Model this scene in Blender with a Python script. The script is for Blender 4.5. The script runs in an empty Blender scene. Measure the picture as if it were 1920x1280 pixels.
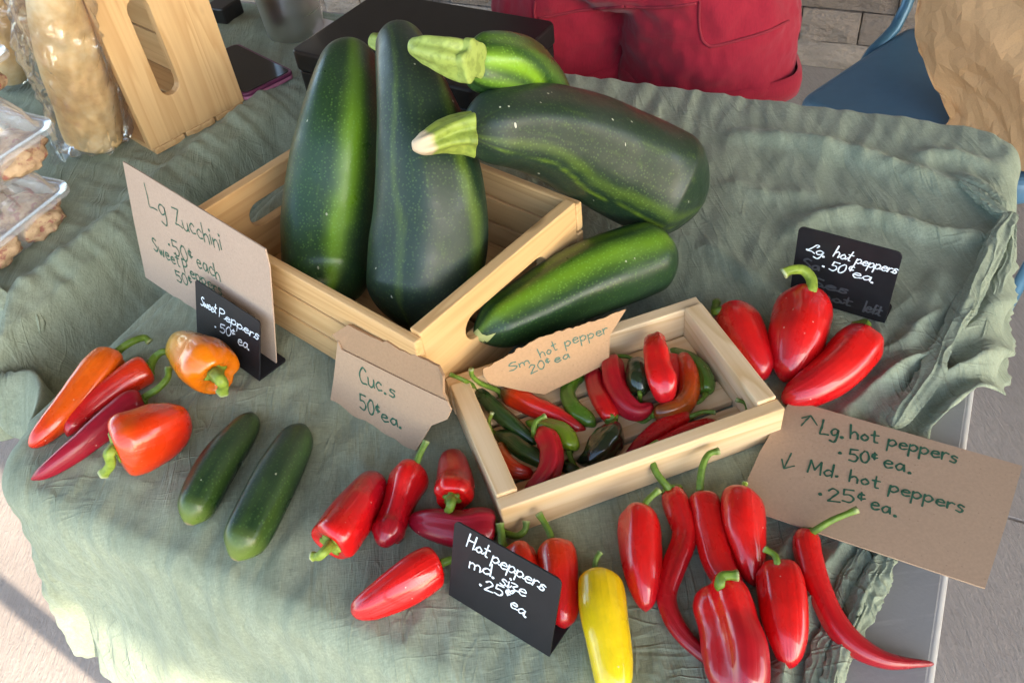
import bpy, bmesh, math, random
from mathutils import Vector, Matrix, noise
random.seed(7)
S = bpy.context.scene
COL = S.collection
V = Vector
# ------------------------------------------------------------------ camera
T = 0.74                                   # height of the table top above the ground
F_PX, PITCH, ROLL, HC = 1620.0, 0.77483, -0.14025, 0.62
CF = V((0, math.cos(PITCH), -math.sin(PITCH)))
_r = V((1, 0, 0)); _u = _r.cross(CF)
CR = math.cos(ROLL) * _r + math.sin(ROLL) * _u
CU = -math.sin(ROLL) * _r + math.cos(ROLL) * _u
CAM = V((0, 0, T + HC))
cd = bpy.data.cameras.new('camera'); cam = bpy.data.objects.new('camera', cd); COL.objects.link(cam)
cd.sensor_width = 36; cd.lens = F_PX / 1920 * 36; cd.clip_start = .02; cd.clip_end = 400
M = Matrix((CR, CU, -CF)).transposed().to_4x4(); M.translation = CAM
cam.matrix_world = M
S.camera = cam
# ------------------------------------------------------------------ table frame, light
TA = -0.5396
U = V((math.cos(TA), math.sin(TA), 0)); N = V((-math.sin(TA), math.cos(TA), 0)); Z = V((0, 0, 1))
EL = math.radians(33)
SUN_H = (U * .94 - N * .34).normalized()           # horizontal direction towards the sun
SUN = (SUN_H * math.cos(EL) + Z * math.sin(EL)).normalized()
sd = bpy.data.lights.new('sun', 'SUN'); sd.energy = 2.1; sd.angle = math.radians(.5); sd.color = (1, .89, .78)
so = bpy.data.objects.new('sun', sd); COL.objects.link(so)
so.rotation_euler = SUN.to_track_quat('Z', 'Y').to_euler(); so.location = (3, -3, 5)
W = bpy.data.worlds.new('World'); S.world = W; W.use_nodes = True
nt = W.node_tree; sk = nt.nodes.new('ShaderNodeTexSky'); sk.sky_type = 'NISHITA'; sk.sun_disc = False
sk.sun_elevation = EL; sk.sun_rotation = math.atan2(SUN_H.x, SUN_H.y)
nt.links.new(sk.outputs[0], nt.nodes['Background'].inputs[0]); nt.nodes['Background'].inputs[1].default_value = .15
S.view_settings.view_transform = 'Standard'; S.view_settings.look = 'None'
S.view_settings.exposure = 2.6
S.view_settings.use_white_balance = True; S.view_settings.white_balance_temperature = 7150; S.view_settings.gamma = 1
S.cycles.use_denoising = True
S.cycles.max_bounces = 10; S.cycles.transparent_max_bounces = 16
S.cycles.caustics_reflective = False; S.cycles.caustics_refractive = False
S.cycles.sample_clamp_indirect = 6

# ------------------------------------------------------------------ positions
def ray(px, py): return CF + (px - 960) / F_PX * CR - (py - 640) / F_PX * CU
def at(px, py, z=0.):                       # point of the photo at height z above the table top
    d = ray(px, py); t = (z - HC) / d.z
    return CAM + d * t
def at_n(px, py, n):
    d = ray(px, py); t = n / d.dot(N); return CAM + d * t
def depth(p): return (p - CAM).dot(CF)
def un(u, n, z=0.): return U * u + N * n + Z * (T + z)
def to_un(p): return p.dot(U), p.dot(N)
def lerp(a, b, t): return a + (b - a) * t
def sstep(a, b, x):
    t = max(0., min(1., (x - a) / (b - a))); return t * t * (3 - 2 * t)
def cr(vals, t):                            # Catmull-Rom through equally spaced values
    n = len(vals) - 1
    if n == 0: return vals[0]
    x = max(0., min(n - 1e-6, t * n)); i = int(x); f = x - i
    p1, p2 = vals[i], vals[i + 1]
    p0 = vals[i - 1] if i else p1 * 2 - p2
    p3 = vals[i + 2] if i + 2 <= n else p2 * 2 - p1
    return ((p1 * 2) + (p2 - p0) * f + (p0 * 2 - p1 * 5 + p2 * 4 - p3) * (f * f) + (p1 * 3 - p0 - p2 * 3 + p3) * (f * f * f)) * .5
def fbm(p, o=3):
    s = 0; a = 1
    for _ in range(o): s += a * noise.noise(p); p = p * 2.03; a *= .5
    return s
# ------------------------------------------------------------------ objects
def obj(name, vs, fs, mat, parent=None, smooth=True, attrs=None, loc=None):
    o0 = loc if loc is not None else (parent.matrix_world.translation if parent else V((0, 0, 0)))
    if parent is not None and loc is None: o0 = V(parent.get('_o', (0, 0, 0)))
    me = bpy.data.meshes.new(name)
    me.from_pydata([tuple(v - o0) for v in vs], [], fs)
    bm = bmesh.new(); bm.from_mesh(me); bmesh.ops.recalc_face_normals(bm, faces=bm.faces); bm.to_mesh(me); bm.free()
    if smooth: me.polygons.foreach_set('use_smooth', [True] * len(me.polygons))
    for k, a in (attrs or {}).items():
        if isinstance(a[0], tuple):
            at_ = me.attributes.new(k, 'FLOAT_VECTOR', 'POINT'); at_.data.foreach_set('vector', [x for q in a for x in q]); continue
        at_ = me.attributes.new(k, 'FLOAT', 'POINT'); at_.data.foreach_set('value', a)
    for m in (mat if isinstance(mat, (list, tuple)) else [mat]): me.materials.append(m)
    o = bpy.data.objects.new(name, me); COL.objects.link(o)
    if parent is not None:
        o.parent = parent; o['_o'] = tuple(o0)
    else:
        o.location = o0; o['_o'] = tuple(o0)
    return o
def tag(o, label, cat, group=None, kind=None):
    if label: o['label'] = label
    if cat: o['category'] = cat
    if group: o['group'] = group
    if kind: o['kind'] = kind
    return o
def thing(name, label, cat, loc, group=None):
    o = bpy.data.objects.new(name, None); COL.objects.link(o); o.empty_display_size = .02
    o.location = loc; o['_o'] = tuple(loc)
    return tag(o, label, cat, group)
class MB:
    def __init__(s): s.v = []; s.f = []
    def add(s, vs, fs):
        b = len(s.v); s.v += vs; s.f += [tuple(i + b for i in f) for f in fs]; return s
    def box(s, o, a, b, c):                 # corner + three edge vectors
        vs = [o, o + a, o + a + b, o + b, o + c, o + a + c, o + a + b + c, o + b + c]
        return s.add(vs, [(0, 3, 2, 1), (4, 5, 6, 7), (0, 1, 5, 4), (1, 2, 6, 5), (2, 3, 7, 6), (3, 0, 4, 7)])
    def prism(s, poly, ex):                 # planar outline + extrusion vector
        n = len(poly); vs = list(poly) + [p + ex for p in poly]
        return s.add(vs, [tuple(range(n - 1, -1, -1)), tuple(range(n, 2 * n))] + [(i, (i + 1) % n, (i + 1) % n + n, i + n) for i in range(n)])
    def tube(s, pts, rad, k=10, close=True):
        rings = tube_rings(pts, rad, k); b = len(s.v)
        for r in rings: s.v += r
        for i in range(len(rings) - 1):
            for j in range(k):
                s.f.append((b + i * k + j, b + i * k + (j + 1) % k, b + (i + 1) * k + (j + 1) % k, b + (i + 1) * k + j))
        if close:
            s.f.append(tuple(b + j for j in range(k))[::-1]); s.f.append(tuple(b + (len(rings) - 1) * k + j for j in range(k)))
        return s
    def build(s, name, mat, parent=None, smooth=False, bevel=0, loc=None, seg=2):
        o = obj(name, s.v, s.f, mat, parent, smooth, loc=loc)
        if bevel:
            m = o.modifiers.new('bevel', 'BEVEL'); m.width = bevel; m.segments = seg; m.limit_method = 'ANGLE'; m.angle_limit = .6
        return o
def frames(pts):
    n = len(pts); tg = []
    for i in range(n):
        d = pts[min(i + 1, n - 1)] - pts[max(i - 1, 0)]
        tg.append(d.normalized() if d.length > 1e-9 else V((0, 0, 1)))
    a = Z.cross(tg[0])
    if a.length < 1e-3: a = V((1, 0, 0)).cross(tg[0])
    a.normalize(); out = []
    for t in tg:
        a = (a - t * a.dot(t)); a.normalize(); out.append((t, a, t.cross(a)))
    return out
def tube_rings(pts, rad, k):
    fr = frames(pts); R = rad if isinstance(rad, (list, tuple)) else [rad] * len(pts)
    return [[p + (a * math.cos(2 * math.pi * j / k) + b * math.sin(2 * math.pi * j / k)) * r for j in range(k)] for p, r, (t, a, b) in zip(pts, R, fr)]
def smooth_pts(pts, n): return [cr(pts, i / (n - 1)) for i in range(n)]
def body(name, pts, rad, mat, parent, n=60, m=32, lobes=0, amp=0., ts=.07, te=.08, dimple=0., bump=.015, bs=25., seed=0, streak=None, squash=1., twist=.0, blunt=2., crease=0, pleat=0., relax=0):
    rad = [float(r) for r in rad]
    # arc length parameter
    dn = [cr(pts, i / 300) for i in range(301)]
    L = [0.]
    for i in range(300): L.append(L[-1] + (dn[i + 1] - dn[i]).length)
    tot = L[-1]; cs = []; rs = []; ts_ = []
    j = 0
    for i in range(n):
        s = .5 - .5 * math.cos(math.pi * i / (n - 1)); s = .6 * s + .4 * (i / (n - 1))
        while j < 299 and L[j + 1] < s * tot: j += 1
        f = (s * tot - L[j]) / max(1e-9, L[j + 1] - L[j]); x = (j + min(1, max(0, f))) / 300
        cs.append(cr(pts, x)); r = cr(rad, x)
        e = 1.
        if s < ts: e *= max(0, 1 - (1 - s / ts) ** blunt) ** (1 / blunt)
        if s > 1 - te: e *= math.sqrt(max(0, 1 - (1 - (1 - s) / te) ** 2))
        rs.append(max(r * e, 1e-5)); ts_.append(s)
    for _ in range(relax):
        cs = [cs[0]] + [(cs[i - 1] + cs[i] * 2 + cs[i + 1]) / 4 for i in range(1, n - 1)] + [cs[-1]]
    fr = frames(cs)
    rmax = max(rad); vs = []; T_ = []; K = []; UW = []
    off = V((seed * 13.7, seed * 5.1, seed * 2.3)); ph = seed * 1.7
    rnd = random.Random(seed); CRS = [(rnd.uniform(0, 6.28), rnd.uniform(.16, .34), rnd.uniform(.05, .12), rnd.uniform(-.1, .7), rnd.uniform(.25, .6)) for _ in range(crease)]
    for i in range(n):
        t, a, b = fr[i]; c = cs[i]; s = ts_[i]
        if dimple and s < ts: c = c + t * dimple * max(0, 1 - rs[i] / rmax) ** 1.5
        lw = sstep(0, .25, 1 - s) if lobes else 0
        for k in range(m):
            th = 2 * math.pi * k / m
            d = a * math.cos(th) + b * math.sin(th)
            r = rs[i]
            if lobes: r *= 1 + amp * lw * math.cos(lobes * (th + twist * s) + ph) + amp * .35 * lw * math.cos((lobes + 2) * th + 2 * ph)
            for (tc_, wd_, dp_, s0_, sl_) in CRS:
                da = (th - tc_ + 1.2 * (s - s0_) * wd_ + math.pi) % (2 * math.pi) - math.pi
                r *= 1 - dp_ * math.exp(-(da / wd_) ** 2) * math.exp(-((s - s0_) / sl_) ** 2)
            if pleat: r *= 1 - pleat * abs(math.sin(3.5 * th + 9 * s + 3 * noise.noise(V((s * 9, th, seed))))) ** .6
            p = c + d * r
            r *= 1 + bump * fbm(p * bs + off, 2) * 1.6
            dd = d * r
            if squash != 1: dd.z *= squash
            vs.append(c + dd); T_.append(s); UW.append((math.cos(th) + seed, math.sin(th), s * tot / (rmax * 6)))
            if streak: K.append(streak(d, t, s, p))
    fs = [(i * m + k, i * m + (k + 1) % m, (i + 1) * m + (k + 1) % m, (i + 1) * m + k) for i in range(n - 1) for k in range(m)]
    fs += [tuple(range(m))[::-1], tuple((n - 1) * m + k for k in range(m))]
    at_ = {'t': T_, 'uvw': UW}
    if streak: at_['streak'] = K
    o = obj(name, vs, fs, mat, parent, True, at_)
    return o, cs, rs, fr
# ------------------------------------------------------------------ materials
def grain(o, d):                            # store board coordinates: x along the grain
    d = d.normalized(); a = Z.cross(d) if abs(d.z) < .9 else V((1, 0, 0)).cross(d); a.normalize(); b = d.cross(a)
    q = o.data.attributes.new('wc', 'FLOAT_VECTOR', 'POINT'); dat = []
    for v in o.data.vertices: dat += [v.co.dot(d), v.co.dot(a), v.co.dot(b)]
    q.data.foreach_set('vector', dat); return o
def mat_new(name):
    m = bpy.data.materials.new(name); m.use_nodes = True
    n = m.node_tree; b = n.nodes['Principled BSDF']; return m, n, b, n.nodes['Material Output']
def inp(b, **k):
    for a, v in k.items():
        s = b.inputs[a.replace('_', ' ')]
        s.default_value = v if not (isinstance(v, tuple) and len(v) == 3 and s.type == 'RGBA') else (*v, 1)
def ramp(n, stops, fac=None, interp='LINEAR'):
    r = n.nodes.new('ShaderNodeValToRGB'); r.color_ramp.interpolation = interp
    e = r.color_ramp.elements
    while len(e) < len(stops): e.new(.5)
    for x, (p, c) in zip(e, stops): x.position = p; x.color = (*c, 1) if len(c) == 3 else c
    if fac is not None: n.links.new(fac, r.inputs[0])
    return r.outputs[0]
def g(v): return (v, v, v)
def coords(n, scale=(1, 1, 1), kind='Object', rot=(0, 0, 0)):
    tc = n.nodes.new('ShaderNodeTexCoord'); mp = n.nodes.new('ShaderNodeMapping')
    mp.inputs['Scale'].default_value = scale; mp.inputs['Rotation'].default_value = rot
    n.links.new(tc.outputs[kind], mp.inputs[0]); return mp.outputs[0]
def ntex(n, vec, scale, detail=3, rough=.55, dist=0.):
    t = n.nodes.new('ShaderNodeTexNoise'); t.inputs['Scale'].default_value = scale; t.inputs['Detail'].default_value = detail
    t.inputs['Roughness'].default_value = rough; t.inputs['Distortion'].default_value = dist
    n.links.new(vec, t.inputs['Vector']); return t.outputs['Fac']
def mix(n, fac, a, b, mode='MIX'):
    x = n.nodes.new('ShaderNodeMix'); x.data_type = 'RGBA'; x.blend_type = mode
    for s, v in ((x.inputs[0], fac), (x.inputs[6], a), (x.inputs[7], b)):
        if hasattr(v, 'links'): n.links.new(v, s)
        else: s.default_value = v if isinstance(v, (int, float)) else (*v, 1)
    return x.outputs[2]
def math_(n, op, a, b=0.):
    x = n.nodes.new('ShaderNodeMath'); x.operation = op; x.use_clamp = op == 'ADD'
    for s, v in ((x.inputs[0], a), (x.inputs[1], b)):
        if hasattr(v, 'links'): n.links.new(v, s)
        else: s.default_value = v
    return x.outputs[0]
def bumpn(n, b, h, strength, dist=.001):
    x = n.nodes.new('ShaderNodeBump'); x.inputs['Strength'].default_value = strength; x.inputs['Distance'].default_value = dist
    n.links.new(h, x.inputs['Height']); n.links.new(x.outputs[0], b.inputs['Normal'])
def uvw(n, scale=(1, 1, 1)):
    a = n.nodes.new('ShaderNodeAttribute'); a.attribute_name = 'uvw'; mp = n.nodes.new('ShaderNodeMapping'); mp.inputs['Scale'].default_value = scale
    n.links.new(a.outputs['Vector'], mp.inputs[0]); return mp.outputs[0]
def attr(n, name):
    a = n.nodes.new('ShaderNodeAttribute'); a.attribute_name = name; return a.outputs['Fac']
def plain(name, c, rough=.5, metal=0., var=.12, scale=60, bump=0., spec=.5, coat=0.):
    m, n, b, o = mat_new(name); v = coords(n)
    f = ntex(n, v, scale)
    n.links.new(mix(n, f, tuple(x * (1 - var) for x in c), tuple(min(1, x * (1 + var)) for x in c)), b.inputs['Base Color'])
    inp(b, Roughness=rough, Metallic=metal, Specular_IOR_Level=spec, Coat_Weight=coat, Coat_Roughness=.1)
    if bump: bumpn(n, b, f, bump, .0015)
    return m
def pepper_mat(name, stops, rough=.27, coat=.55, patch=None):
    m, n, b, o = mat_new(name); v = coords(n)
    t = attr(n, 't'); nz = ntex(n, v, 22, 2)
    tt = math_(n, 'ADD', t, math_(n, 'MULTIPLY', math_(n, 'SUBTRACT', nz, .5), .55))
    c = ramp(n, stops, tt)
    fine = ntex(n, v, 180, 3)
    c = mix(n, ramp(n, [(.35, g(0)), (.8, g(.3))], fine), c, tuple(x * .55 for x in stops[0][1]))
    c = mix(n, ramp(n, [(.45, g(0)), (.75, g(.35))], ntex(n, uvw(n, (2, 2, 1.1)), 1., 3)), c, tuple(x * .6 for x in stops[-1][1]))
    if patch: c = mix(n, ramp(n, [(patch[0], g(0)), (patch[0] + .12, g(1))], ntex(n, v, patch[2], 1)), c, patch[1])
    # pale specks
    vo = n.nodes.new('ShaderNodeTexVoronoi'); vo.inputs['Scale'].default_value = 130; n.links.new(v, vo.inputs['Vector'])
    sp = math_(n, 'MULTIPLY', math_(n, 'LESS_THAN', vo.outputs['Distance'], .09), math_(n, 'GREATER_THAN', ntex(n, v, 60, 1), .60))
    c = mix(n, math_(n, 'MULTIPLY', sp, .6), c, (.75, .5, .4))
    n.links.new(c, b.inputs['Base Color'])
    n.links.new(ramp(n, [(.3, g(rough * .8)), (.75, g(rough * 1.5))], ntex(n, v, 35)), b.inputs['Roughness'])
    inp(b, Coat_Weight=coat, Coat_Roughness=.05, Specular_IOR_Level=.4, Subsurface_Weight=.06, Subsurface_Radius=(.006, .002, .001), Subsurface_Scale=1.)
    lng = ntex(n, uvw(n, (2.6, 2.6, .7)), 1., 3, .5, .4)
    bumpn(n, b, math_(n, 'ADD', math_(n, 'ADD', math_(n, 'MULTIPLY', ntex(n, v, 45, 2), .45), math_(n, 'MULTIPLY', lng, .9)), math_(n, 'MULTIPLY', fine, .10)), .42, .003)
    return m
def squash_mat(name, dark, light, rough=.35, speck=.5, tip=None):
    m, n, b, o = mat_new(name); v = coords(n)
    s = attr(n, 'streak')
    nz = ntex(n, v, 30, 3)
    fib = ntex(n, uvw(n, (22, 22, 1.6)), 1., 4)
    f = math_(n, 'ADD', s, math_(n, 'ADD', math_(n, 'MULTIPLY', math_(n, 'SUBTRACT', nz, .5), .5), math_(n, 'MULTIPLY', math_(n, 'SUBTRACT', fib, .5), .35)))
    mid = tuple(lerp(a, c, .42) for a, c in zip(dark, light))
    c = ramp(n, [(.08, dark), (.45, mid), (.9, light)], f)
    vo = n.nodes.new('ShaderNodeTexVoronoi'); vo.inputs['Scale'].default_value = 300; n.links.new(v, vo.inputs['Vector'])
    dots = ramp(n, [(.12, g(1)), (.38, g(0))], vo.outputs['Distance'])
    c = mix(n, math_(n, 'MULTIPLY', dots, math_(n, 'ADD', math_(n, 'MULTIPLY', s, .6), .22)), c, tuple(min(1, x * 2.2 + .02) for x in mid))
    mo = ntex(n, v, 9, 2)
    c = mix(n, ramp(n, [(.4, g(0)), (.75, g(.55))], mo), c, tuple(lerp(x, .09, .3) for x in dark))
    if tip: c = mix(n, ramp(n, [(.84, g(0)), (.97, g(.8))], attr(n, 't')), c, tip); c = mix(n, ramp(n, [(.990, g(0)), (.994, g(1))], attr(n, 't')), c, (.22, .17, .1))
    # scratches and scabs
    vv = coords(n, (1, 1, .25)); vs_ = n.nodes.new('ShaderNodeTexVoronoi'); vs_.inputs['Scale'].default_value = 75; n.links.new(vv, vs_.inputs['Vector'])
    sc = math_(n, 'MULTIPLY', math_(n, 'LESS_THAN', vs_.outputs['Distance'], .075), math_(n, 'GREATER_THAN', ntex(n, v, 25, 2), .56))
    c = mix(n, math_(n, 'MULTIPLY', sc, speck), c, (.5, .5, .38))
    n.links.new(c, b.inputs['Base Color'])
    n.links.new(ramp(n, [(.3, g(rough * .75)), (.75, g(rough * 1.5))], nz), b.inputs['Roughness'])
    inp(b, Specular_IOR_Level=.35, Coat_Weight=.04, Coat_Roughness=.2)
    bumpn(n, b, math_(n, 'ADD', ntex(n, v, 150, 3), math_(n, 'MULTIPLY', dots, .25)), .16, .0012)
    return m
def wood(name, light, dark, axis=0, rough=.5):
    m, n, b, o = mat_new(name)
    sc = [14, 14, 14]; sc[axis] = .9
    oi = n.nodes.new('ShaderNodeObjectInfo')
    tc = n.nodes.new('ShaderNodeAttribute'); tc.attribute_name = 'wc'; ad = n.nodes.new('ShaderNodeVectorMath'); ad.operation = 'ADD'
    cmb = n.nodes.new('ShaderNodeCombineXYZ'); r10 = math_(n, 'MULTIPLY', oi.outputs['Random'], 7.)
    for i in range(3): n.links.new(r10, cmb.inputs[i])
    n.links.new(tc.outputs['Vector'], ad.inputs[0]); n.links.new(cmb.outputs[0], ad.inputs[1])
    mp = n.nodes.new('ShaderNodeMapping'); mp.inputs['Scale'].default_value = sc; n.links.new(ad.outputs[0], mp.inputs[0])
    big = ntex(n, mp.outputs[0], 1.5, 2, .5, .25)
    rings = n.nodes.new('ShaderNodeMath'); rings.operation = 'FRACT'; n.links.new(math_(n, 'MULTIPLY', big, 9.), rings.inputs[0])
    rg = ramp(n, [(0, g(.05)), (.55, g(.25)), (.88, g(.8)), (1, g(.1))], rings.outputs[0])
    mp2 = n.nodes.new('ShaderNodeMapping'); s2 = [220, 220, 220]; s2[axis] = 7; mp2.inputs['Scale'].default_value = s2; n.links.new(ad.outputs[0], mp2.inputs[0])
    fine = ntex(n, mp2.outputs[0], 1., 2)
    c = mix(n, math_(n, 'MULTIPLY', rg, .8), light, dark)
    c = mix(n, ramp(n, [(.4, g(0)), (.8, g(.4))], fine), c, dark)
    c = mix(n, ramp(n, [(.42, g(0)), (.7, g(.35))], ntex(n, ad.outputs[0], 11, 2)), c, tuple(x * .82 for x in light))
    vo = n.nodes.new('ShaderNodeTexVoronoi'); vo.inputs['Scale'].default_value = 11
    mp3 = n.nodes.new('ShaderNodeMapping'); s3 = [1, 1, 1]; s3[axis] = .5; mp3.inputs['Scale'].default_value = s3
    n.links.new(ad.outputs[0], mp3.inputs[0]); n.links.new(mp3.outputs[0], vo.inputs['Vector'])
    c = mix(n, ramp(n, [(.05, g(.75)), (.10, g(0))], vo.outputs['Distance']), c, tuple(x * .42 for x in dark))
    n.links.new(c, b.inputs['Base Color']); inp(b, Roughness=rough, Specular_IOR_Level=.35)
    bumpn(n, b, fine, .12, .001)
    return m
def cloth_mat(name, c1, c2, trans=.18):
    m, n, b, o = mat_new(name); v = coords(n)
    rot = (0, 0, -TA)
    cr_ = ntex(n, coords(n, (55, 7, 20), rot=rot), 1., 4, .6, .8)
    blot = ntex(n, v, 7, 3)
    f = math_(n, 'ADD', math_(n, 'MULTIPLY', cr_, .6), math_(n, 'MULTIPLY', blot, .5))
    c = ramp(n, [(.32, c1), (.75, c2)], f)
    wv = ntex(n, coords(n, (900, 160, 300), rot=rot), 1., 2); wh = ntex(n, coords(n, (160, 900, 300), rot=rot), 1., 2)
    thread = math_(n, 'ADD', math_(n, 'MULTIPLY', wv, .5), math_(n, 'MULTIPLY', wh, .5))
    c = mix(n, ramp(n, [(.35, g(.5)), (.65, g(0))], thread), c, tuple(x * .7 for x in c1))
    n.links.new(c, b.inputs['Base Color'])
    inp(b, Roughness=.9, Specular_IOR_Level=.15, Sheen_Weight=.25, Sheen_Roughness=.5, Sheen_Tint=(.7, .8, .7))
    def crisp(sc, ds):                      # thin raised crease lines
        q = ntex(n, coords(n, sc, rot=rot), 1., 2, .5, ds); q = math_(n, 'ABSOLUTE', math_(n, 'SUBTRACT', q, .5)); return ramp(n, [(0, g(1)), (.045, g(0))], q)
    cz = math_(n, 'ADD', math_(n, 'MULTIPLY', crisp((42, 7, 10), .9), .5), math_(n, 'MULTIPLY', crisp((9, 40, 10), .9), .3))
    msk = ramp(n, [(.42, g(0)), (.6, g(1))], ntex(n, v, 5, 2)); cz = math_(n, 'MULTIPLY', cz, msk)
    bumpn(n, b, math_(n, 'ADD', math_(n, 'ADD', math_(n, 'MULTIPLY', cr_, .6), math_(n, 'MULTIPLY', thread, .14)), math_(n, 'MULTIPLY', cz, .5)), .7, .006)
    tr = n.nodes.new('ShaderNodeBsdfTranslucent'); n.links.new(c, tr.inputs[0])
    mx = n.nodes.new('ShaderNodeMixShader'); mx.inputs[0].default_value = trans
    n.links.new(b.outputs[0], mx.inputs[1]); n.links.new(tr.outputs[0], mx.inputs[2]); n.links.new(mx.outputs[0], o.inputs[0])
    return m
def film_mat(name, alpha=.2, rough=.06, tint=(.95, .96, .98), milky=.05):
    m, n, b, o = mat_new(name)
    t = n.nodes.new('ShaderNodeBsdfTransparent'); t.inputs[0].default_value = (*tint, 1)
    gl = n.nodes.new('ShaderNodeBsdfGlossy'); gl.inputs['Roughness'].default_value = rough
    df = n.nodes.new('ShaderNodeBsdfDiffuse'); df.inputs[0].default_value = (.8, .82, .85, 1)
    lw = n.nodes.new('ShaderNodeLayerWeight'); lw.inputs[0].default_value = .35
    fc = math_(n, 'ADD', math_(n, 'MULTIPLY', lw.outputs['Fresnel'], .5), alpha * .25)
    m1 = n.nodes.new('ShaderNodeMixShader'); n.links.new(fc, m1.inputs[0]); n.links.new(t.outputs[0], m1.inputs[1]); n.links.new(gl.outputs[0], m1.inputs[2])
    m2 = n.nodes.new('ShaderNodeMixShader'); m2.inputs[0].default_value = milky; n.links.new(m1.outputs[0], m2.inputs[1]); n.links.new(df.outputs[0], m2.inputs[2])
    n.links.new(m2.outputs[0], o.inputs[0])
    return m
def kraft_mat(name, c):
    m, n, b, o = mat_new(name); v = coords(n)
    c1 = mix(n, ntex(n, v, 420, 3), tuple(x * .82 for x in c), tuple(x * 1.15 for x in c))
    c1 = mix(n, ramp(n, [(.4, g(0)), (.8, g(.3))], ntex(n, v, 14)), c1, tuple(x * .8 for x in c))
    vo = n.nodes.new('ShaderNodeTexVoronoi'); vo.inputs['Scale'].default_value = 160; n.links.new(v, vo.inputs['Vector'])
    c1 = mix(n, math_(n, 'MULTIPLY', math_(n, 'LESS_THAN', vo.outputs['Distance'], .1), .35), c1, tuple(x * .45 for x in c))
    n.links.new(c1, b.inputs['Base Color']); inp(b, Roughness=.8, Specular_IOR_Level=.25)
    bumpn(n, b, ntex(n, v, 300, 3), .1, .001)
    return m
# ================================================================== SETTING
def ground_mat():
    m, n, b, o = mat_new('concrete'); v = coords(n, rot=(0, 0, -TA))
    br = ntex(n, coords(n, (170, 26, 1), rot=(0, 0, -TA)), 1., 4, .65, .8)
    bl = ntex(n, v, 2.2, 4); fi = ntex(n, v, 160, 3)
    c = ramp(n, [(.3, (.29, .25, .22)), (.7, (.38, .335, .295))], bl)
    c = mix(n, ramp(n, [(.35, g(.28)), (.6, g(0))], br), c, (.19, .165, .15))
    c = mix(n, ramp(n, [(.55, g(0)), (.8, g(.25))], fi), c, (.16, .14, .13))
    n.links.new(c, b.inputs['Base Color']); inp(b, Roughness=.9, Specular_IOR_Level=.2)
    bumpn(n, b, math_(n, 'ADD', br, math_(n, 'MULTIPLY', fi, .3)), .6, .006)
    return m
GM = ground_mat()
# one sheet with the control joint cut as a shallow groove that runs along the table's length
jn = to_un(at(1885, 968, -T))[1]
mb = MB(); J = .004
def gq(n0, n1, z0, z1): 
    b = len(mb.v); mb.v += [un(-60, n0, z0 - T), un(60, n0, z0 - T), un(60, n1, z1 - T), un(-60, n1, z1 - T)]; mb.f.append((b, b + 1, b + 2, b + 3))
gq(-60, jn - J, 0, 0); gq(jn - J, jn - J * .6, 0, -.008); gq(jn - J * .6, jn + J * .6, -.008, -.008); gq(jn + J * .6, jn + J, -.008, 0); gq(jn + J, 60, 0, 0)
tag(mb.build('ground', GM), None, None, kind='structure')

# stone wall behind
WN = 2.59
def stone_mat():
    m, n, b, o = mat_new('ledge_stone'); v = coords(n)
    at_ = attr(n, 'stone')
    c = ramp(n, [(0, (.18, .14, .115)), (.35, (.25, .20, .165)), (.7, (.31, .255, .21)), (1, (.23, .205, .19))], at_)
    nz = ntex(n, coords(n, (6, 6, 18)), 1., 5, .65)
    c = mix(n, ramp(n, [(.35, g(.5)), (.7, g(0))], nz), c, (.13, .11, .1))
    n.links.new(c, b.inputs['Base Color']); inp(b, Roughness=.85)
    bumpn(n, b, math_(n, 'ADD', nz, math_(n, 'MULTIPLY', ntex(n, v, 50, 4), .4)), .8, .03)
    return m
mb = MB(); stone = []
z = 0.; row = 0
while z < 2.95:
    h = random.choice((.055, .07, .085, .1)); u = -4.2 - random.random() * .2
    while u < 3.6:
        w = random.uniform(.14, .42); d = random.uniform(0, .022)
        b0 = len(mb.v); g_ = .004
        # front face on a 5 x 3 grid with a split-stone surface, plus side faces
        nx, nz_ = 6, 3; fr_ = []
        for i in range(nx + 1):
            for j in range(nz_ + 1):
                uu = u + g_ / 2 + (w - g_) * i / nx; zz = z + g_ / 2 + (h - g_) * j / nz_
                e = .006 if i in (0, nx) or j in (0, nz_) else 0
                q = -d + e + .006 * noise.noise(V((uu * 14, zz * 40, row * 3.1)))
                mb.v.append(un(uu, WN + q, zz - T))
        for i in range(nx):
            for j in range(nz_):
                a = b0 + i * (nz_ + 1) + j; mb.f.append((a, a + nz_ + 1, a + nz_ + 2, a + 1))
        b1 = len(mb.v)
        for (i, j) in ((0, 0), (nx, 0), (nx, nz_), (0, nz_)):
            uu = u + g_ / 2 + (w - g_) * i / nx; zz = z + g_ / 2 + (h - g_) * j / nz_
            mb.v.append(un(uu, WN + .05, zz - T))
        c4 = [b0, b0 + nx * (nz_ + 1), b0 + nx * (nz_ + 1) + nz_, b0 + nz_]
        bot = [b0 + i * (nz_ + 1) for i in range(nx + 1)]; top = [b0 + i * (nz_ + 1) + nz_ for i in range(nx + 1)]
        mb.f.append(tuple(bot[::-1]) + (b1, b1 + 1)); mb.f.append(tuple(top) + (b1 + 2, b1 + 3))
        mb.f.append(tuple(b0 + j for j in range(nz_ + 1)) + (b1 + 3, b1)); mb.f.append(tuple(b0 + nx * (nz_ + 1) + j for j in range(nz_, -1, -1)) + (b1 + 1, b1 + 2))
        stone += [random.random()] * (len(mb.v) - b0)
        u += w
    z += h; row += 1
b0 = len(mb.v); mb.box(un(-4.6, WN + .03, -T), U * 8.6, N * .2, Z * 2.97); stone += [.1] * (len(mb.v) - b0)
wo = obj('stone_wall', mb.v, mb.f, stone_mat(), None, False, {'stone': stone})
tag(wo, 'wall of rough grey brown ledge stones behind the market table', 'wall')
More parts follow.
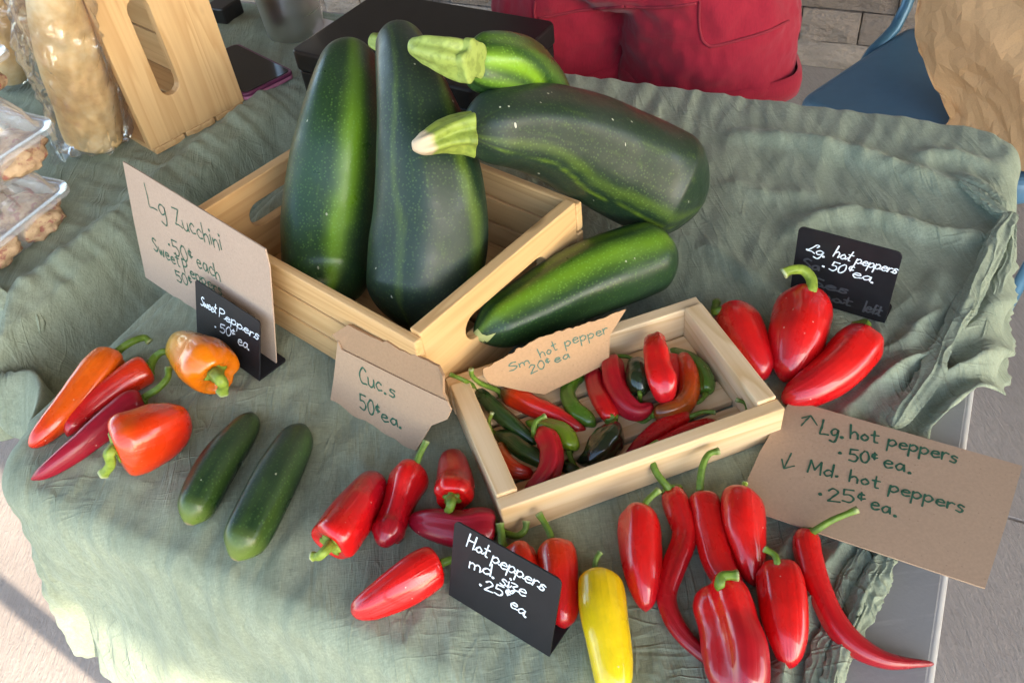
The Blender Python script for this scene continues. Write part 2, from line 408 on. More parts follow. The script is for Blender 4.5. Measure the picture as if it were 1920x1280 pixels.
# unseen roof slab added to shade the table; unseen strut added for the shadow strip
RH = 2.95; sh = (RH - T) / math.tan(EL)
RN = .145 + SUN_H.dot(N) * sh
mb = MB(); mb.box(un(-4.6, RN, RH - T), U * 10.4, N * (WN + .25 - RN), Z * .16)
mb.box(un(-4.6, RN - .03, RH - T - .06), U * 10.4, N * .028, Z * .25)
tag(mb.build('shade_roof', plain('shade_roof_paint', (.24, .20, .17), .8)), 'flat roof slab added out of view to shade the table', 'roof')
s1, s2 = at(0, 1102, -T), at(220, 1284, -T); sdir = (s2 - s1); q_ = sdir.length; sdir.normalize(); dk = .35 / q_
foot = s2 + sdir * (1.25 / dk); top_ = s1 - sdir * (1.7 / dk) + SUN * 3.3
mb = MB(); mb.tube([foot, top_], .017, 16); mb.tube([foot - Z * .001, foot + Z * .012], .04, 20)
tag(mb.build('shadow_strut', plain('shadow_strut_paint', (.25, .25, .25), .4, .6), smooth=False), 'slim grey slanted strut added out of view to cast the shadow strip on the concrete', 'strut')

# ------------------------------------------------------------------ tables
def rrect(u0, u1, n0, n1, r, k=8):
    out = []
    for cu, cn, a0 in ((u1 - r, n1 - r, 0), (u0 + r, n1 - r, 90), (u0 + r, n0 + r, 180), (u1 - r, n0 + r, 270)):
        for i in range(k + 1):
            a = math.radians(a0 + 90 * i / k); out.append((cu + r * math.cos(a), cn + r * math.sin(a)))
    return out
def tabletop_mat():
    m, n, b, o = mat_new('table_plastic'); v = coords(n)
    f = ntex(n, v, 260, 2); s = ntex(n, coords(n, (8, 90, 8), rot=(0, 0, .6)), 1., 4)
    c = mix(n, ramp(n, [(.6, g(0)), (.72, g(.5))], s), (.23, .23, .225), (.34, .335, .32))
    n.links.new(c, b.inputs['Base Color']); inp(b, Roughness=.45); bumpn(n, b, f, .3, .0008); return m
TM = tabletop_mat(); LEG = plain('leg_steel', (.3, .3, .31), .4, .7)
UL, UR, N0, N1 = -.72, .099, .2125, 1.067
def table(name, label, u0, u1, n0, n1):
    t = thing(name, label, 'table', un((u0 + u1) / 2, (n0 + n1) / 2, -T))
    mb = MB(); mb.prism([un(a, b, -.028) for a, b in rrect(u0, u1, n0, n1, .05)], Z * .028)
    o = mb.build('tabletop', TM, t, bevel=.005)
    mb = MB()
    pts = rrect(u0 + .003, u1 - .003, n0 + .003, n1 - .003, .047)
    pts = [un(a, b, -.0048) for a, b in pts]; mb.tube(pts + pts[:1], .0045, 8, False)
    mb.build('edge_rim', plain('rim_plastic', (.36, .355, .34), .5), t, smooth=True)
    for a in (u0 + .06, u1 - .06):
        for b in (n0 + .07, n1 - .07):
            mb = MB(); mb.tube([un(a, b, -.03), un(a, b, -T + .02)], .013, 12); mb.tube([un(a, b, -T + .03), un(a, b, -T)], .016, 12)
            mb.build('leg', LEG, t, smooth=False)
    return t
table('folding_table', 'grey plastic folding table carrying the peppers, its right edge bare', UL, UR, N0, N1)
U2L, U2R, M0, M1 = -1.72, -.875, .40, 1.165
table('folding_table', 'second folding table at the left, wholly under green cloth', U2L, U2R, M0, M1)

# ------------------------------------------------------------------ cloths
def drape(s, t, rect, rc, b, flare, waves):
    u0, u1, n0, n1 = rect
    pu = max(u0 + rc, min(u1 - rc, s)); pn = max(n0 + rc, min(n1 - rc, t))
    dx, dy = s - pu, t - pn; d = math.hypot(dx, dy)
    if d <= rc: return s, t, 0., 0.
    dx /= d; dy /= d; e = d - rc
    ql = b * math.pi / 2
    if e < ql:
        a = e / b; out = rc + b * math.sin(a); z = -b * (1 - math.cos(a))
    else:
        h = e - ql; out = rc + b + flare * h; z = -b - h * math.sqrt(max(.05, 1 - flare * flare))
        w = waves(s, t, h); out += w
    return pu + dx * out, pn + dy * out, z, e
CL = cloth_mat('green_gauze', (.225, .265, .185), (.41, .465, .34))
def grid_obj(name, f, na, nb, mat, parent=None, th=0.):
    vs = [f(i / na, j / nb) for i in range(na + 1) for j in range(nb + 1)]
    fs = [(i * (nb + 1) + j, (i + 1) * (nb + 1) + j, (i + 1) * (nb + 1) + j + 1, i * (nb + 1) + j + 1) for i in range(na) for j in range(nb)]
    o = obj(name, vs, fs, mat, parent)
    if th:
        m = o.modifiers.new('thick', 'SOLIDIFY'); m.thickness = th; m.offset = -1
    return o
def ridge_px(pts): return [to_un(at(*p)) for p in pts]
def seg_d(p, a, b):
    ax, ay = b[0] - a[0], b[1] - a[1]; L2 = ax * ax + ay * ay
    t = max(0, min(1, ((p[0] - a[0]) * ax + (p[1] - a[1]) * ay) / L2))
    return math.hypot(p[0] - a[0] - t * ax, p[1] - a[1] - t * ay), t
RIDGES = [  # pixel polyline, height, half width
    ([(1390, 262), (1490, 275), (1600, 300), (1700, 335), (1768, 352)], .017, .016),
    ([(1700, 305), (1780, 300), (1850, 318)], .010, .013),
    ([(1805, 345), (1850, 380), (1890, 410)], .016, .012),
    ([(1490, 440), (1540, 415), (1600, 412), (1680, 430), (1760, 452), (1870, 455)], .015, .012),
    ([(1370, 355), (1440, 375), (1520, 372)], .007, .014),
    ([(1690, 560), (1650, 640), (1600, 720)], .005, .012),
    ([(1770, 530), (1720, 620), (1680, 720), (1640, 775)], .008, .013),
    ([(1330, 470), (1400, 520), (1440, 540)], .007, .014),
    ([(530, 760), (680, 880), (840, 935)], .0025, .012),
    ([(640, 905), (560, 1010), (500, 1080)], .002, .01),
    ([(300, 640), (200, 660), (60, 780), (0, 850)], .007, .012),
    ([(500, 600), (330, 640), (190, 720), (60, 850)], .005, .012),
    ([(560, 720), (400, 760), (300, 800)], .003, .015),
    ([(1120, 440), (1250, 455), (1330, 470)], .004, .02),
]
RUN = [(ridge_px(p), h, w) for p, h, w in RIDGES]
# right hand boundary of the cloth (u as a function of n), from the photograph's outline
BND = sorted([(to_un(at(*p))[1], to_un(at(*p))[0]) for p in ((1830, 742), (1742, 815), (1705, 930), (1668, 1060), (1600, 1180), (1560, 1290))])
BND = [(BND[0][0] - .6, BND[0][1] + .02)] + BND + [(BND[-1][0] + .03, .125), (BND[-1][0] + .10, .165), (BND[-1][0] + .2, .20), (BND[-1][0] + .3, .24), (2., .26)]
def umax(n):
    for (a, x), (b, y) in zip(BND, BND[1:]):
        if a <= n <= b: return lerp(x, y, (n - a) / (b - a))
    return BND[-1][1]
CARD_Q = [to_un(at(*p)) for p in ((1478, 748), (1380, 948), (1847, 1102), (1917, 873))]
def in_card(u, n):
    m = 1e9
    for i in range(4):
        a, b = CARD_Q[i], CARD_Q[(i + 1) % 4]; ex, ey = b[0] - a[0], b[1] - a[1]
        m = min(m, (ex * (n - a[1]) - ey * (u - a[0])) / math.hypot(ex, ey))
    return sstep(-.02, 0, m)
def cloth_h(u, n):
    P = V((u, n, 0)); h = .004
    h += .0016 * (fbm(P * 7, 2)) + .0009 * fbm(P * 26, 2) + .0017 * (1 - 2 * abs(noise.noise(V((u * 46 + n * 8, n * 11 - u * 5, 4)))))
    # crinkles that run in from the far edge
    k = sstep(.80, 1.05, n)
    h += (.0012 + .0030 * k) * noise.noise(V((u * 48 + .8 * noise.noise(P * 6), n * 5, 3)))
    h += .0026 * sstep(-.45, -.70, u) * noise.noise(V((u * 20, n * 60, 5)))
    h += .0022 * sstep(.36, .22, n) * noise.noise(V((u * 55, n * 8, 9)))
    for pl, hh, w in RUN:
        best = 1e9; tt = 0
        for i in range(len(pl) - 1):
            d, t = seg_d((u, n), pl[i], pl[i + 1])
            if d < best: best = d; tt = (i + t) / (len(pl) - 1)
        if best < 3 * w:
            ww = w * (1 + .35 * noise.noise(P * 25))
            h += hh * math.exp(-(best / ww) ** 2) * (.35 + .65 * math.sin(math.pi * min(1, max(0, .08 + .84 * tt)))) * (1 + .25 * noise.noise(P * 55))
    # gathered strip along the loose right edge
    d = umax(n) - u
    if d < .16 and n < 1.0:
        gth = sstep(.16, .02, d); m = 1 - sstep(.86, .98, n)
        wig = .012 * noise.noise(V((n * 9, 1, 4))) + .006 * noise.noise(V((n * 25, 7, 4)))
        dd = d + wig
        h += m * gth * (.023 * (1 - abs(math.sin(dd * math.pi / .034)) ** .8) * (.6 + .6 * noise.noise(V((n * 16, dd * 30, 8)))))
    h = lerp(h, min(h, .012), in_card(u, n))
    return max(.0025, h)
RECT = (UL, UR, N0, N1)
def wv1(s, t, h):
    k = min(1, h / .12)
    return k * (.010 * math.sin((s - t * .8) * 30 + 2 * noise.noise(V((s * 5, t * 5, 0)))) + .003 * noise.noise(V((s * 20, t * 20, h * 4)))) + .0010 * noise.noise(V((s * 60, t * 60, h * 14)))
HANG = .275
def main_cloth(a, b):
    t = lerp(N0 - HANG, N1 + .13, b)
    if t < N0: left = UL - math.sqrt(max(0, HANG ** 2 - (N0 - t) ** 2)) * lerp(1, .75, sstep(.0, .2, N0 - t))
    else: left = UL - lerp(HANG, .03, sstep(N0, N0 + .30, t))
    right = umax(t)
    if t < N0: right = umax(N0) + (.006 * math.sin(t * 60))
    right += .005 * noise.noise(V((t * 14, 0, 0))) + .0015 * noise.noise(V((t * 45, 0, 0)))
    s = lerp(left, right, a)
    x, y, z, e = drape(s, t, RECT, .05, .014, .16, wv1)
    h = cloth_h(s, t)
    if e > 0:
        out = V((x - max(UL + .05, min(UR - .05, x)), y - max(N0 + .05, min(N1 - .05, y)), 0)); k = min(1, e / .02)
        if out.length > 1e-6: out.normalize()
        return un(x + out.x * h * k, y + out.y * h * k, z + h * (1 - k))
    return un(x, y, h)
mc = grid_obj('tablecloth', main_cloth, 330, 420, CL, None, .0012)
tag(mc, 'sage green gauze cloth spread under the peppers, bunched along its right edge', 'tablecloth')
def roll(pts, r, seed, z=.010):               # twisted, gathered rolls of the cloth's loose edge
    p = [at(x, y, z) for x, y in pts]; R = [q * depth(c) / F_PX for c, q in zip(p, r)]
    body('gathered_edge', p, R, CL, mc, 190, 110, 3, .16, .03, .03, 0, .05, 16, seed, None, .72, 2.2, 2., 3, .27)
roll([(1898, 398), (1872, 445), (1842, 510), (1808, 580), (1775, 640), (1752, 690), (1720, 742), (1690, 775), (1672, 800)], [13, 22, 20, 24, 19, 24, 22, 24, 16], 3, .012)
roll([(1800, 340), (1835, 368), (1868, 395), (1900, 412)], [7, 13, 15, 10], 4, .012)
roll([(1895, 420), (1888, 480), (1862, 560), (1838, 640), (1822, 700)], [14, 13, 10, 9, 6], 5, .004)
roll([(1665, 1040), (1640, 1090), (1612, 1150), (1580, 1215), (1556, 1290)], [22, 28, 24, 26, 24], 6, .010)
roll([(1625, 1030), (1585, 1090), (1560, 1160), (1530, 1240), (1515, 1300)], [14, 18, 15, 18, 14], 7, .008)
def left_h(u, n):
    P = V((u, n, 2)); h = .004 + .005 * (fbm(P * 7, 2) + .35) + .002 * fbm(P * 26, 2)
    h += .0045 * noise.noise(V((u * 9, n * 75 + 1.5 * noise.noise(P * 8), 1))) * sstep(-1.15, -.86, u)
    h += .0032 * noise.noise(V((u * 14, n * 34, 6)))
    h += .020 * (1 - .85 * sstep(.78, 1.0, n)) * math.exp(-((u + .895 + .012 * noise.noise(V((n * 8, 0, 0)))) / .022) ** 2) * (1 + .3 * noise.noise(V((n * 60, u * 20, 0))))
    return max(.002, h)
def left_cloth(a, b):
    s = lerp(-1.95, -.655, a); t = lerp(M0 - .26 + .04 * sstep(-.92, -.83, s), M1 + .12, b)
    x, y, z, e = drape(s, t, (U2L, 0.5, M0 - .12 * sstep(-.90, -.83, s), M1), .02, .016, .10, lambda s, t, h: min(1, h / .1) * (.016 * math.sin(s * 52 + 2 * noise.noise(V((s * 7, t * 4, 1)))) + .008 * noise.noise(V((s * 30, t * 8, 3)))))
    h = left_h(s, t)
    if -.862 < s:
        q = max(0, min(1, (s + .862) / .12))
        sag = .075 * math.sin(math.pi * q ** .8) * (1 - .9 * sstep(.70, .95, t))
        h = lerp(h, .0012 + .001 * noise.noise(V((s * 30, t * 30, 0))), sstep(.0, .9, q)) - sag * (1 + .2 * noise.noise(V((s * 15, t * 8, 0))))
    if e > 0: return un(x, y - h * min(1, e / .02), z + h * (1 - min(1, e / .02)))
    return un(x, y, h)
lc = grid_obj('tablecloth', left_cloth, 260, 300, CL, None, .0012)
tag(lc, 'green gauze cloth over the left table, sagging into the gap beside the peppers', 'tablecloth')

def roll2(par, pts, r, seed):
    p = [at(*q) for q in pts]; R = [q * depth(c) / F_PX for c, q in zip(p, r)]
    body('gathered_fold', p, R, CL, par, 140, 100, 3, .16, .05, .05, 0, .05, 14, seed, None, 1., 1.6, 2., 3, .27)
roll2(lc, [(-40, 545, .012), (0, 566, .010), (28, 600, -.008), (42, 650, -.05), (48, 705, -.10), (44, 770, -.16)], [24, 30, 30, 28, 30, 26], 12)
roll2(lc, [(40, 560, .006), (70, 610, -.01), (62, 680, -.06), (64, 740, -.12)], [10, 16, 18, 16], 13)
# ================================================================== CRATES
PX = lambda c1, c2, n: wood(n, c1, c2, 0)
PINE_A = PX((.66, .42, .195), (.47, .25, .09), 'honey_pine'); PINE_B = PX((.72, .54, .33), (.48, .28, .11), 'pale_pine')
def slot_panel(mat, w, h, th, hw, hh, cz):   # end panel with a stadium shaped hand hole; local x across, z up, thickness y
    bm = bmesh.new()
    out = [(-w / 2, 0), (w / 2, 0), (w / 2, h), (-w / 2, h)]
    k = 8; r = hh / 2; inn = []
    for cx, a0 in ((hw / 2 - r, -90), (-hw / 2 + r, 90)):
        for i in range(k + 1):
            a = math.radians(a0 + 180 * i / k); inn.append((cx + r * math.cos(a), cz + r * math.sin(a)))
    return out, inn
def crate(name, label, Mx, w, l, h, PN, group=None, th=.013, slats=3, floor=True):
    """w along x (slatted sides), l along y (solid ends with hand holes), opening at +z; Mx places it"""
    t = thing(name, label, 'crate', Mx.translation, group)
    def P(x, y, z): return Mx @ V((x, y, z))
    st = .009
    for sx in (-1, 1):                       # ends
        out, inn = slot_panel(None, l - 2 * st, h, th, l * .50, .030, h * .62)
        x0 = sx * w / 2 - (th if sx > 0 else 0)
        bm = bmesh.new(); lo = []
        for xx in (x0, x0 + th):
            vo = [bm.verts.new((xx, a, b)) for a, b in out]; vi = [bm.verts.new((xx, a, b)) for a, b in inn]
            eo = [bm.edges.new((vo[i], vo[(i + 1) % 4])) for i in range(4)]; ei = [bm.edges.new((vi[i], vi[(i + 1) % len(vi)])) for i in range(len(vi))]
            bmesh.ops.triangle_fill(bm, use_beauty=True, edges=eo + ei); lo.append((vo, vi))
        for A, B in zip(lo[0], lo[1]):
            for i in range(len(A)):
                j = (i + 1) % len(A); bm.faces.new((A[i], A[j], B[j], B[i]))
        bm.verts.index_update()
        vs = [Mx @ v.co for v in bm.verts]; fs = [tuple(v.index for v in f.verts) for f in bm.faces]; bm.free()
        o = grain(obj('end_panel', vs, fs, PN, t, False), Mx.to_3x3() @ V((0, 1, 0)))
        b = o.modifiers.new('bevel', 'BEVEL'); b.width = .0012; b.segments = 2; b.limit_method = 'ANGLE'; b.angle_limit = .9
    hh = (h - .004) / slats
    for sy in (-1, 1):                       # slatted sides, nailed over the ends
        for i in range(slats):
            mb = MB(); y0 = sy * l / 2 - (st if sy > 0 else 0); z0 = .002 + i * hh + .0012
            a, b, c = P(-w / 2 - .001, y0, z0), P(w / 2 + .001, y0, z0), P(-w / 2 - .001, y0, z0 + hh - .003)
            mb.box(a, b - a, P(-w / 2 - .001, y0 + st, z0) - a, c - a); grain(mb.build('side_slat', PN, t, bevel=.0014), b - a)
    if floor:
        k = 4; fw = (l - 2 * st) / k
        for i in range(k):
            y0 = -l / 2 + st + i * fw + .002; a = P(-w / 2 + th, y0, .001); mb = MB()
            mb.box(a, P(w / 2 - th, y0, .001) - a, P(-w / 2 + th, y0 + fw - .004, .001) - a, P(-w / 2 + th, y0, .009) - a)
            grain(mb.build('floor_slat', PN, t, bevel=.001), Mx.to_3x3() @ V((1, 0, 0)))
    return t
def place(x, y, yaw, z=0.): return Matrix.Translation((x, y, T + z)) @ Matrix.Rotation(yaw, 4, 'Z')
CZ = .005
crate('wooden_crate', 'honey pine crate with hand holes holding two upright zucchini', place(-.1165, .7387, -.791, CZ), .337, .240, .110, PINE_A, 'slatted pine crates')
# same kind of crate stood on end beside the bread: opening to the left, an end panel towards the camera
A = at(290, 293, .004); B = at(462, 200, .004); d = (B - A); hW = d.length; d.normalize(); dp = V((-d.y, d.x, 0)).normalized()
Mx = Matrix((dp, Z, -d)).transposed().to_4x4()
lD = .27; wD = .30
Mx.translation = B + dp * (wD / 2) + Z * (lD / 2)
crate('wooden_crate', 'honey pine crate stood on its end beside the bagged bread', Mx, wD, lD, hW, PINE_A, 'slatted pine crates', th=.014, floor=True)

# small flat crate
sx, sy, sa, sw, sl, shh = .0778, .5067, .2433, .2567, .1575, .0438
SM = place(sx, sy, sa, CZ)
t = thing('wooden_crate', 'small shallow pale pine crate full of small hot peppers', 'crate', SM.translation)
def lb(x0, x1, y0, y1, z0, z1, name, mat, bev=.0012):
    mb = MB(); a = SM @ V((x0, y0, z0))
    mb.box(a, SM @ V((x1, y0, z0)) - a, SM @ V((x0, y1, z0)) - a, SM @ V((x0, y0, z1)) - a); return grain(mb.build(name, PINE_B, t, bevel=bev), SM.to_3x3() @ (V((1, 0, 0)) if mat == 0 else V((0, 1, 0))))
hw, hl = sw / 2, sl / 2
lb(-hw, hw, -hl, -hl + .0125, 0, shh - .004, 'side_bar', 0); lb(-hw, hw, hl - .0125, hl, 0, shh - .004, 'side_bar', 0)
lb(-hw + .001, -hw + .019, -hl + .0127, hl - .0127, .0, shh - .001, 'end_bar', 1); lb(hw - .019, hw - .001, -hl + .0127, hl - .0127, .0, shh - .001, 'end_bar', 1)
fw = (sl - .025) / 4
for i in range(4): lb(-hw + .0192, hw - .0192, -hl + .0128 + i * fw + .003, -hl + .0128 + (i + 1) * fw - .003, .001, .0075, 'floor_slat', 0, .0008)

# ================================================================== SQUASHES
CAMDIR = lambda p: (CAM - p).normalized()
def mk_streak(offs, widths, amps, wob=.15, seed=0):
    def f(d, t, s, p):
        dn = d.normalized() if d.length > 1e-9 else d
        tc = CAMDIR(p); pr = t.cross(tc); pr.normalize()
        x = math.atan2(dn.dot(pr), dn.dot(tc))
        x += wob * noise.noise(V((s * 3, seed, 0))) + .06 * noise.noise(V((s * 14, x * 4, seed)))
        return max(0, min(1, max(a * math.exp(-((x - o) / w) ** 2) for o, w, a in zip(offs, widths, amps))))
    return f
def pts_px(lst): return [at(x, y, z) for x, y, z in lst]
def rad_px(pts, r): return [q * depth(p) / F_PX for p, q in zip(pts, r)]
SQ_D = squash_mat('dark_rind', (.012, .038, .011), (.105, .215, .010), .36)
SQ_N = squash_mat('night_rind', (.010, .026, .013), (.10, .17, .013), .40, .8)
SQ_L = squash_mat('light_rind', (.020, .062, .012), (.17, .33, .02), .32, .4)
SQ_C = squash_mat('cucumber_rind', (.010, .032, .011), (.07, .14, .02), .30, .5, (.13, .19, .03))
STEM_SQ = None
def stem_mat(name, a, b, tip=None, tpos=.72):
    m, n, bs, o = mat_new(name); v = coords(n); tt = attr(n, 't')
    c = mix(n, ntex(n, v, 60, 4), a, b)
    c = mix(n, ramp(n, [(.45, g(0)), (.62, g(.4))], ntex(n, coords(n, (1, 1, 1)), 150, 2)), c, tuple(x * .45 for x in a))
    if tip: c = mix(n, ramp(n, [(tpos, g(0)), (min(1, tpos + .06), g(1))], tt), c, tip)
    n.links.new(c, bs.inputs['Base Color']); inp(bs, Roughness=.5, Specular_IOR_Level=.35); bumpn(n, bs, ntex(n, v, 120, 3), .3, .002); return m
ST_A = stem_mat('squash_stem', (.22, .30, .05), (.36, .44, .12)); ST_B = stem_mat('squash_stem_dried', (.16, .24, .03), (.34, .40, .08), (.55, .43, .28))
def squash(name, label, cat, lst, r, mat, streak, group, seed, lob=5, amp=.018, ts=.1, te=.12, stem=None, squ=1., dim=0.):
    p = pts_px(lst); R = rad_px(p, r); base = p[-1].copy()
    t = thing(name, label, cat, base, group)
    o, cs, rs, fr = body('rind', p, R, mat, t, 96, 72, lob, amp, ts, te, dim, .012, 14, seed, streak, squ, relax=60)
    if stem:
        sp = pts_px(stem[0]); sr = rad_px(sp, stem[1])
        body('stem', sp, sr, stem[2], t, 60, 60, 5, .13, .02, .02, 0, .03, 60, seed + 3, None, 1., .3, 2., 6)
    return t, p, R
GZ = 'large zucchini at the crate'
squash('zucchini', 'dark upright zucchini with a wide bright green stripe, left in the crate', 'zucchini',
       [(611, 574, .046), (612, 545, .051), (612, 520, .056), (618, 450, .076), (620, 400, .095), (630, 320, .13), (640, 250, .165), (652, 160, .195), (655, 118, .205), (655, 86, .21)], [66, 76, 82, 89, 91, 89, 83, 68, 55, 38], SQ_D,
       mk_streak([.24, -1.6, 2.4, -.35], [.27, .2, .3, .05], [1., .12, .3, .12], .12, 1), GZ, 1, te=.11, ts=.12)
t, p, R = squash('zucchini', 'dark bluish upright zucchini curving to the right in the middle of the crate', 'zucchini',
       [(778, 622, .046), (786, 578, .058), (802, 480, .09), (810, 390, .13), (798, 280, .18), (775, 180, .22), (758, 110, .24), (742, 58, .245)], [70, 98, 110, 106, 92, 70, 54, 38], SQ_N,
       mk_streak([-.55, .95, .15, -.1], [.10, .16, .05, .04], [.36, .6, .16, .14], .55, 2), GZ, 2, te=.09, ts=.12)
body('stem', pts_px([(742, 92, .233), (718, 82, .238), (698, 75, .24)]), rad_px([p[-1]] * 3, [22, 18, 14]), ST_A, t, 24, 30, 5, .15, .02, .02, 0, .05, 60, 8)
squash('zucchini', 'bright green zucchini with a pale ribbed stem pointing left, topmost of the heap', 'zucchini',
       [(858, 106, .268), (900, 116, .26), (950, 125, .245), (990, 148, .215), (1016, 186, .175), (1024, 222, .15)], [36, 52, 60, 62, 55, 38], SQ_L,
       mk_streak([-.1, .75, -1.1], [.38, .2, .3], [1., .5, .25], .3, 3), GZ, 3, 6, .05, ts=.10, dim=.006,
       stem=([(893, 116, .278), (868, 112, .278), (835, 102, .285), (800, 93, .289), (778, 88, .29), (772, 87, .29)], [40, 39, 33, 25, 18, 14], ST_A))
squash('zucchini', 'biggest dark zucchini with a dried tan stem tip, lying across the crate rim', 'zucchini',
       [(868, 248, .225), (920, 240, .215), (1000, 240, .195), (1080, 265, .16), (1160, 303, .12), (1230, 338, .085), (1290, 364, .068), (1322, 378, .062)], [48, 68, 84, 95, 101, 102, 99, 92], SQ_N,
       mk_streak([.60, .92, -.25, .2, -.7], [.16, .035, .03, .05, .04], [.45, .75, .22, .16, .2], .3, 4), GZ, 4, 5, .03, te=.15, dim=.004,
       stem=([(890, 249, .235), (866, 250, .237), (836, 255, .24), (806, 267, .243), (790, 272, .243), (772, 274, .243)], [44, 38, 31, 23, 20, 8], ST_B))
t, p, R = squash('zucchini', 'mid green zucchini lying on the cloth, its pale blossom end against the crate', 'zucchini',
       [(890, 631, .056), (932, 609, .054), (1000, 575, .052), (1080, 532, .051), (1160, 502, .050), (1230, 478, .048), (1262, 466, .046)], [32, 48, 60, 68, 71, 66, 48], SQ_D,
       mk_streak([-.45, -1.2], [.42, .2], [.75, .5], .15, 5), GZ, 5, 6, .02, ts=.13, te=.13)
# pale star left by the blossom, laid on the rounded end
bpy.context.view_layer.update(); _rind = t.children[0]; _dg = bpy.context.evaluated_depsgraph_get(); _ev = _rind.evaluated_get(_dg); _inv = _rind.matrix_world.inverted()
def on_rind(px, py):
    r_ = _ev.ray_cast(_inv @ CAM, (_inv.to_3x3() @ ray(px, py)).normalized())
    return _rind.matrix_world @ (r_[1] + r_[2] * .0004) if r_[0] else None
star = [(x + 16, y + 1) for x, y in ((872, 622), (880, 615), (888, 625), (897, 628), (914, 623), (902, 636), (897, 640), (899, 662), (888, 648), (880, 642), (872, 634))]
cx0, cy0 = 905, 635; rings = []; ok = True
for f in (1, .8, .6, .4, .2):
    for (x, y), (x2, y2) in zip(star, star[1:] + star[:1]):
        for q in (0, .5): rings.append(on_rind(cx0 + (lerp(x, x2, q) - cx0) * f, cy0 + (lerp(y, y2, q) - cy0) * f))
k = len(star) * 2; rings.append(on_rind(cx0, cy0)); vs = []; mp_ = {}
for i, v in enumerate(rings):
    if v is not None: mp_[i] = len(vs); vs.append(v)
fs = [(i * k + j, i * k + (j + 1) % k, (i + 1) * k + (j + 1) % k, (i + 1) * k + j) for i in range(4) for j in range(k)] + [(4 * k + j, 4 * k + (j + 1) % k, 5 * k) for j in range(k)]
fs = [tuple(mp_[i] for i in f) for f in fs if all(i in mp_ for i in f)]
if fs: obj('blossom_scar', vs, fs, plain('blossom_scar', (.42, .45, .17), .6), t)
GC = 'cucumbers on the cloth'
def flat(lst, r, lift=.0045):                 # things lying on the cloth: centre height = radius
    out = []
    for (x, y, *zz), q in zip(lst, r):
        z = .02
        for _ in range(3): z = q * depth(at(x, y, z)) / F_PX * .93 + lift
        out.append((x, y, z + (zz[0] if zz else 0)))
    return out
def cuke(label, l, r, seed, off):
    squash('cucumber', label, 'cucumber', flat(l, r), r, SQ_C, mk_streak([off, off + 1.2, off + 2.6], [.5, .3, .3], [.42, .2, .2], .2, seed), GC, seed, 5, .02, te=.12, ts=.14)
cuke('dark cucumber with pale scratches, the left one of the pair', [(474, 776), (458, 806), (424, 848), (395, 895), (370, 945), (352, 984)], [18, 28, 36, 38, 36, 24], 11, -.6)
cuke('smoother larger dark green cucumber, right of the scratched one', [(566, 798), (552, 832), (520, 890), (490, 950), (460, 1010), (438, 1050)], [22, 34, 42, 44, 42, 27], 12, -.7)
# ================================================================== PEPPERS
RED = (.60, .007, .007); RED2 = (.48, .005, .012); DRED = (.26, .004, .014); ORG = (.72, .12, .005); YEL = (.80, .55, .01); ORR = (.62, .035, .004)
GRN = (.055, .13, .012); DGR = (.012, .04, .010); LIM = (.17, .27, .015); BLK = (.010, .014, .008)
PM = {
 'red': pepper_mat('red_skin', [(.1, RED), (.6, RED), (.95, RED2)]),
 'red_dark': pepper_mat('dark_red_skin', [(.1, RED), (.55, RED2), (.95, DRED)]),
 'wine': pepper_mat('wine_red_skin', [(.1, (.34, .006, .02)), (.9, (.28, .004, .02))], .33, .2),
 'wrink': pepper_mat('wrinkled_red_skin', [(.1, RED2), (.9, DRED)], .36, .15),
 'orange': pepper_mat('orange_skin', [(.05, ORG), (.55, (.70, .09, .005)), (1., RED)]),
 'orred': pepper_mat('orange_red_skin', [(.05, ORR), (.5, RED), (1., RED2)]),
 'bellor': pepper_mat('amber_skin', [(.1, (.75, .17, .004)), (.5, (.70, .24, .008)), (.9, (.50, .30, .015))]),
 'bellred': pepper_mat('flame_skin', [(.1, (.64, .05, .004)), (.5, (.60, .03, .005)), (1., RED)], patch=(.56, (.55, .12, .006), 16)),
 'yellow': pepper_mat('yellow_skin', [(.1, YEL), (1., (.78, .58, .02))], .22),
 'green': pepper_mat('green_skin', [(.1, GRN), (1., (.07, .17, .012))]),
 'dgreen': pepper_mat('dark_green_skin', [(.1, DGR), (1., (.02, .07, .012))]),
 'lime': pepper_mat('lime_skin', [(.0, LIM), (1., (.10, .22, .012))]),
 'black': pepper_mat('black_green_skin', [(.1, (.014, .03, .010)), (1., BLK)], .2),
 'brown': pepper_mat('brown_to_red_skin', [(.08, (.12, .05, .012)), (.22, ORR), (.6, RED), (1., RED2)]),
 'turning': pepper_mat('turning_skin', [(.1, (.16, .05, .008)), (.4, (.5, .07, .004)), (1., RED)]),
}
STEM = stem_mat('pepper_stem', (.075, .15, .012), (.15, .24, .03), (.26, .30, .12), .93); STEM_L = stem_mat('pale_pepper_stem', (.17, .26, .02), (.28, .36, .06), (.42, .46, .24), .93)
GS, GM_, GL, GK = 'sweet peppers by their sign', 'medium hot peppers along the front', 'large hot peppers by the black sign', 'small hot peppers in the crate'
_seed = [20]
